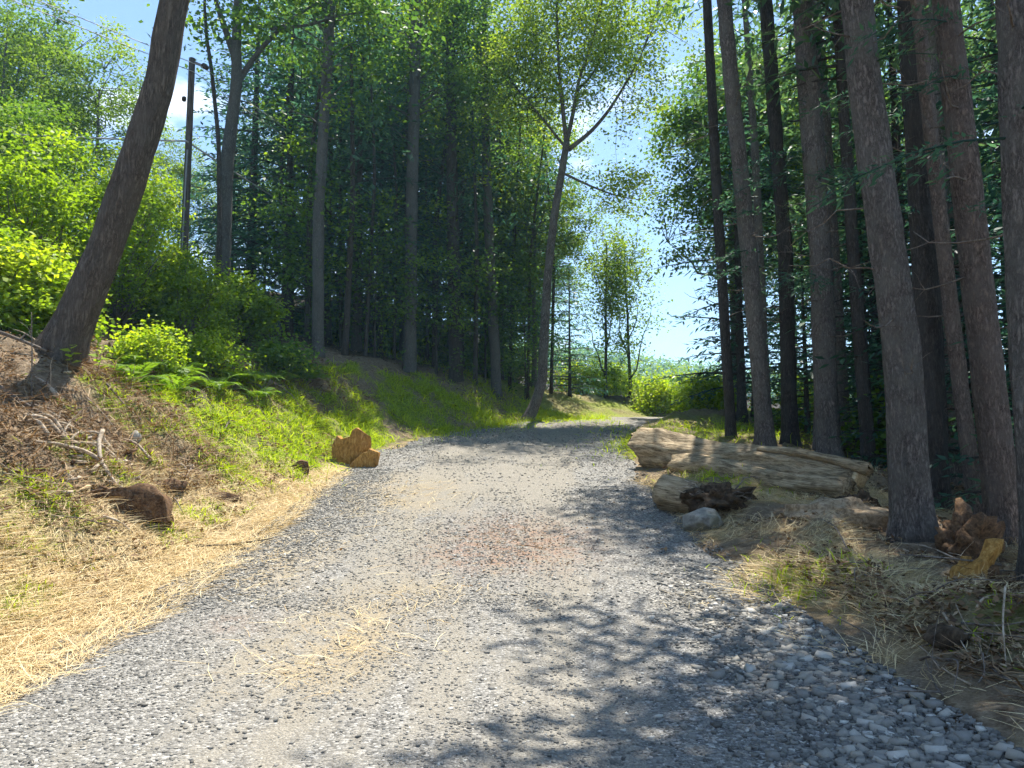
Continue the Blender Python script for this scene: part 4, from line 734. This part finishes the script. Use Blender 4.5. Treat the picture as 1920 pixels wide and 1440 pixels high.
for k in range(34):
    y = gs.normal(9.9, .9); x = gs.uniform(-.6*y, -4.75); L = gs.uniform(.07, .2); w_ = L*gs.uniform(.35, .6)
    V = BX*np.array([L, w_, .03]); V = V*(1+gs.uniform(-.25, .25, (8, 1))); o = link('wood_chip', mesh('wood_chip', V, BXF, M[['root', 'pale_wood', 'root', 'brown_wood'][k % 4]]), None, (x, y, gz(x, y)+.035), (gs.normal(0, .5), gs.normal(0, .4), gs.uniform(0, 6.28)))
    tag(o, 'pale splintered wood chip lying in the bank debris, one of many alike', 'wood chip', 'wood chips in the bank debris')
for k in range(9):
    y = gs.uniform(9.2, 10.9); x = gs.uniform(-.6*y, -4.9); a = gs.uniform(2.5, 4.5); L = gs.uniform(.3, .6)
    stick('root', 'short pale root among the chips of the bank debris, one of several alike', [(x, y, .04), (x+math.cos(a)*L*.5, y+math.sin(a)*L*.5, gs.uniform(.08, .2)), (x+math.cos(a)*L, y+math.sin(a)*L, .03)], gs.uniform(.016, .03), .01, M['root'], 'root', 'short pale roots in the bank debris', 600+k, 1)
# ---------------------------------------------------------------- gravel, straw, grass, litter
BOX = np.array([[-1, -1, -1], [1, -1, -1], [1, 1, -1], [-1, 1, -1], [-1, -1, 1], [1, -1, 1], [1, 1, 1], [-1, 1, 1]], float)*.5
BF = np.array([[0, 3, 2, 1], [4, 5, 6, 7], [0, 1, 5, 4], [1, 2, 6, 5], [2, 3, 7, 6], [3, 0, 4, 7]])
def stones_at(g, x, y, z, size, flat=.62):
    n = len(x); V = BOX[None]*np.stack([size*g.uniform(.8, 1.5, n), size*g.uniform(.7, 1.1, n), size*flat*g.uniform(.7, 1.2, n)], 1)[:, None]
    V = V*(1+g.uniform(-.38, .25, (n, 8, 1))); a = g.uniform(0, 6.28, n); b = g.normal(0, .3, n); ca, sa, cb, sb = np.cos(a), np.sin(a), np.cos(b), np.sin(b)
    X_, Y_, Z_ = V[..., 0], V[..., 1], V[..., 2]; Y2 = Y_*cb[:, None]-Z_*sb[:, None]; Z2 = Y_*sb[:, None]+Z_*cb[:, None]
    W = np.stack([X_*ca[:, None]-Y2*sa[:, None]+x[:, None], X_*sa[:, None]+Y2*ca[:, None]+y[:, None], Z2+z[:, None]+size[:, None]*.16], -1)
    return W.reshape(-1, 3), (np.arange(n)[:, None, None]*8+BF[None]).reshape(-1, 4)
gg = np.random.default_rng(500)
def road_pts(g, n, y0, y1, pw=1.):
    y = y0+(y1-y0)*g.uniform(0, 1, n)**pw; u = g.uniform(-.03, 1.03, n); return xleft(y)+u*(xright(y)-xleft(y)), y, u
xs, ys, sz = [], [], []
for n, y0, y1, s0, s1 in ((38000, 3.4, 7.5, .007, .020), (24000, 7, 13, .010, .024), (10000, 12, 24, .018, .034)):
    x, y, u = road_pts(gg, n, y0, y1); tan, stv, red = wear(x, y); patch = fbm(x*.9, y*.5, 51)
    keep = gg.uniform(0, 1, n) < np.clip(.62-.4*tan*sm(6, 12, y)+.55*patch+1.1*sm(.30, .5, np.abs(u-.5))-.5*stv, .06, 1)
    xs.append(x[keep]); ys.append(y[keep]); sz.append((s0+(s1-s0)*gg.uniform(0, 1, n)**2.2)[keep])
n = 9000; y = gg.uniform(3.6, 8.6, n); x = xright(y)+gg.normal(-.25, .33, n)*np.interp(y, [3.6, 6, 8.6], [1.25, 1, .6]); xs.append(x); ys.append(y); sz.append(gg.uniform(.014, .04, n))
n = 500; x, y, u = road_pts(gg, n, 4.2, 12); xs.append(x); ys.append(y); sz.append(gg.uniform(.02, .032, n))
n = 5000; y = gg.uniform(7, 15, n); x = xleft(y)+gg.normal(.45, .35, n); xs.append(x); ys.append(y); sz.append(gg.uniform(.012, .03, n))
x = np.concatenate(xs); y = np.concatenate(ys); s = np.concatenate(sz); ins = (xleft(y)-x < .12) & (x-xright(y) < .2); x, y, s = x[ins], y[ins], s[ins]
V, F = stones_at(gg, x, y, terr(x, y)+.012, s); tn = np.clip(gg.normal(.5, .2, len(x))+(gg.uniform(0, 1, len(x)) < .06)*.4, 0, 1)
o = link('gravel', mesh('gravel', V, F, M['stone'], np.repeat(tn, 6)), road); tag(o, 'loose grey gravel strewn over the road', None, kind='stuff')
SM = []
for k in range(8):                          # the coarse stones one can pick out at the road edge
    V, F = stones_at(gg, np.zeros(1), np.zeros(1), np.zeros(1), np.array([1.])); SM.append(mesh('stone', V, F, M['stone'], np.full(6, [.7, .85, .78, .95, .66, .8, .9, .6][k])))
for k in range(280):
    yy = 3.7+3.4*gg.uniform(0, 1)**1.4; xx = float(xright(yy))+gg.normal(-.32, .3)*np.interp(yy, [3.7, 7], [1.2, .7]); xx = min(xx, float(xright(yy))+.12); q = gg.uniform(.04, .075)
    link('stone', SM[k % 8], road, (xx, yy, gz(xx, yy)+.012), (gg.normal(0, .2), gg.normal(0, .2), gg.uniform(0, 6.28)), q)
def strands(g, x, y, lift, L, W, flat, bend=.25, dirs=None):
    n = len(x); a = g.uniform(0, 6.28, n) if dirs is None else dirs; z = terr(x, y)+lift; el = g.normal(0, 1, n)*flat
    hx_, hy_ = np.cos(a), np.sin(a); P0 = np.stack([x, y, z], 1); h = np.stack([hx_*np.cos(el), hy_*np.cos(el), np.abs(np.sin(el))], 1)
    P1 = P0+h*L[:, None]*.5; P2 = P1+np.stack([hx_*np.cos(el)-hy_*g.normal(0, bend, n), hy_*np.cos(el)+hx_*g.normal(0, bend, n), np.abs(np.sin(el))-.5*np.abs(np.sin(el))-.1*bend], 1)*L[:, None]*.5
    for Q in (P1, P2): Q[:, 2] = np.maximum(Q[:, 2], terr(Q[:, 0], Q[:, 1])+.004+.3*lift)
    sd = np.stack([-hy_, hx_, g.normal(0, .4, n)], 1); sd = norm(sd)*W[:, None]/2
    V = np.stack([P0-sd, P0+sd, P1-sd, P1+sd, P2-sd*.4, P2+sd*.4], 1).reshape(-1, 3); b = np.arange(n)[:, None]*6
    return V, np.concatenate([b+np.array([[0, 1, 3, 2]]), b+np.array([[2, 3, 5, 4]])], 1).reshape(-1, 4)
def pick(g, n, x0, x1, y0, y1, chan, pw=1., gain=1.):
    x = g.uniform(x0, x1, n); y = y0+(y1-y0)*g.uniform(0, 1, n)**pw; c = cover(x, y)[chan]; k = g.uniform(0, 1, n) < c*gain; return x[k], y[k]
sx, sy = [], []
for a in ((70000, -7, -3, 4, 14.5), (50000, 2.2, 6.5, 4.2, 14)): q = pick(gg, *a, 0, 1.2); sx.append(q[0]); sy.append(q[1])
q = road_pts(gg, 9000, 5, 14); wv = wear(q[0], q[1])[1]; kk = gg.uniform(0, 1, 9000) < wv*.9; sx.append(q[0][kk]); sy.append(q[1][kk])
x = np.concatenate(sx); y = np.concatenate(sy); n = len(x); flow = 1.2+1.6*fbm(x*.5, y*.5, 61)+gg.normal(0, 1.0, n)
V, F = strands(gg, x, y, np.abs(gg.normal(0, .022, n)), gg.uniform(.06, .34, n), gg.uniform(.003, .0065, n), .3, .5, flow)
tag(link('straw', mesh('straw', V, F, M['straw'], np.repeat(np.clip(gg.normal(.55, .2, n), 0, 1), 2))), 'pale golden straw mulch along both road edges', 'straw', kind='stuff')
gx_, gy_ = [], []
for a in ((190000, -7, 3.5, 6, 29), (40000, 2.3, 8, 4.5, 22)): q = pick(gg, *a, 1, 1., 1.); gx_.append(q[0]); gy_.append(q[1])
x = np.concatenate(gx_); y = np.concatenate(gy_); n = len(x)
gk = (1+.07*np.clip(y-9, 0, 20))*(1+.6*np.clip(fbm(x*2.5, y*2.5, 91), -.6, 1)); V, F = strands(gg, x, y, np.zeros(n), gg.uniform(.05, .16, n)*gk, gg.uniform(.006, .014, n)*np.sqrt(gk), .8, .5)
tag(link('grass', mesh('grass', V, F, M['grass'], np.repeat(np.clip(gg.normal(.55, .17, n), 0, 1), 2))), 'short yellow green grass and moss on the bank', 'grass', kind='stuff')
xs, ys = [], []
for n, x0, x1, y0, y1 in ((15000, -8, -3.6, 7, 21), (14000, 2.6, 9, 4, 18), (5000, -9, 3, 20, 32), (5000, 2.5, 4.4, 4.2, 8.2)):
    x = gg.uniform(x0, x1, n); y = gg.uniform(y0, y1, n); t_ = np.maximum(xleft(y)-x, x-xright(y)); k = (t_ > .5) & (fbm(x*1.1, y*1.1, 71) > -.25); xs.append(x[k]); ys.append(y[k])
n = 1100; y = gg.normal(9.5, .8, n); x = gg.normal(.05, .55, n); xs.append(x); ys.append(y)
x = np.concatenate(xs); y = np.concatenate(ys); n = len(x); Dv = rdir(gg, n); Dv[:, 2] *= .35; Nv = rdir(gg, n)*.6; Nv[:, 2] += 1; Lf = gg.uniform(.03, .09, n)*np.where(t_.size and (np.abs(x) < 1.5) & (y < 12), .5, 1)
V, F = leaves(np.stack([x, y, terr(x, y)+.015+np.abs(gg.normal(0, .02, n))], 1), Dv, Nv, Lf, Lf*.6)
tag(link('leaf_litter', mesh('leaf_litter', V, F, M['litter'], np.clip(gg.normal(.5, .25, n), 0, 1))), 'dead brown leaves and bark chips littering the bank and verge', 'leaf litter', kind='stuff')
xs, ys = [], []
for n, x0, x1, y0, y1 in ((5200, -7.4, -4.3, 8, 12.6), (1600, -6.2, -3.6, 13, 20), (3600, 2.7, 5.5, 4.4, 9)): xs.append(gg.uniform(x0, x1, n)); ys.append(gg.uniform(y0, y1, n))
x = np.concatenate(xs); y = np.concatenate(ys); k = (fbm(x*.9, y*.9, 81) > -.1) & (np.maximum(xleft(y)-x, x-xright(y)) > .5); x, y = x[k], y[k]; n = len(x)
V, F = strands(gg, x, y, np.abs(gg.normal(0, .05, n)), gg.uniform(.12, .5, n), gg.uniform(.005, .016, n), .35, .5)
tag(link('fine_debris', mesh('fine_debris', V, F, M['litter'], np.repeat(np.clip(gg.normal(.6, .25, n), 0, 1), 2))), 'tangle of dry stems and root fibres on the torn bank', 'debris', kind='stuff')
# ---------------------------------------------------------------- added bluish haze, standing for a glare veil that lifts the dark woods
def haze(density, col, aniso):
    V = np.array([[x, y, z] for z in (-48, 92) for (x, y) in ((-640, -80), (640, -80), (640, 960), (-640, 960))], float)
    m = bpy.data.materials.new('veil_haze'); m.use_nodes = True; nt = m.node_tree; nt.nodes.remove(nt.nodes['Principled BSDF'])
    pv = nt.nodes.new('ShaderNodeVolumePrincipled'); pv.inputs['Color'].default_value = (*col, 1); pv.inputs['Density'].default_value = density; pv.inputs['Anisotropy'].default_value = aniso
    nt.links.new(pv.outputs[0], nt.nodes['Material Output'].inputs['Volume'])
    tag(link('haze', mesh('haze', V, np.array([[0, 3, 2, 1], [4, 5, 6, 7], [0, 1, 5, 4], [1, 2, 6, 5], [2, 3, 7, 6], [3, 0, 4, 7]]), m)), 'thin bluish haze added as a glare veil over the dark woods', None, kind='stuff')
haze(.0007, (.42, .76, 1.0), .2)
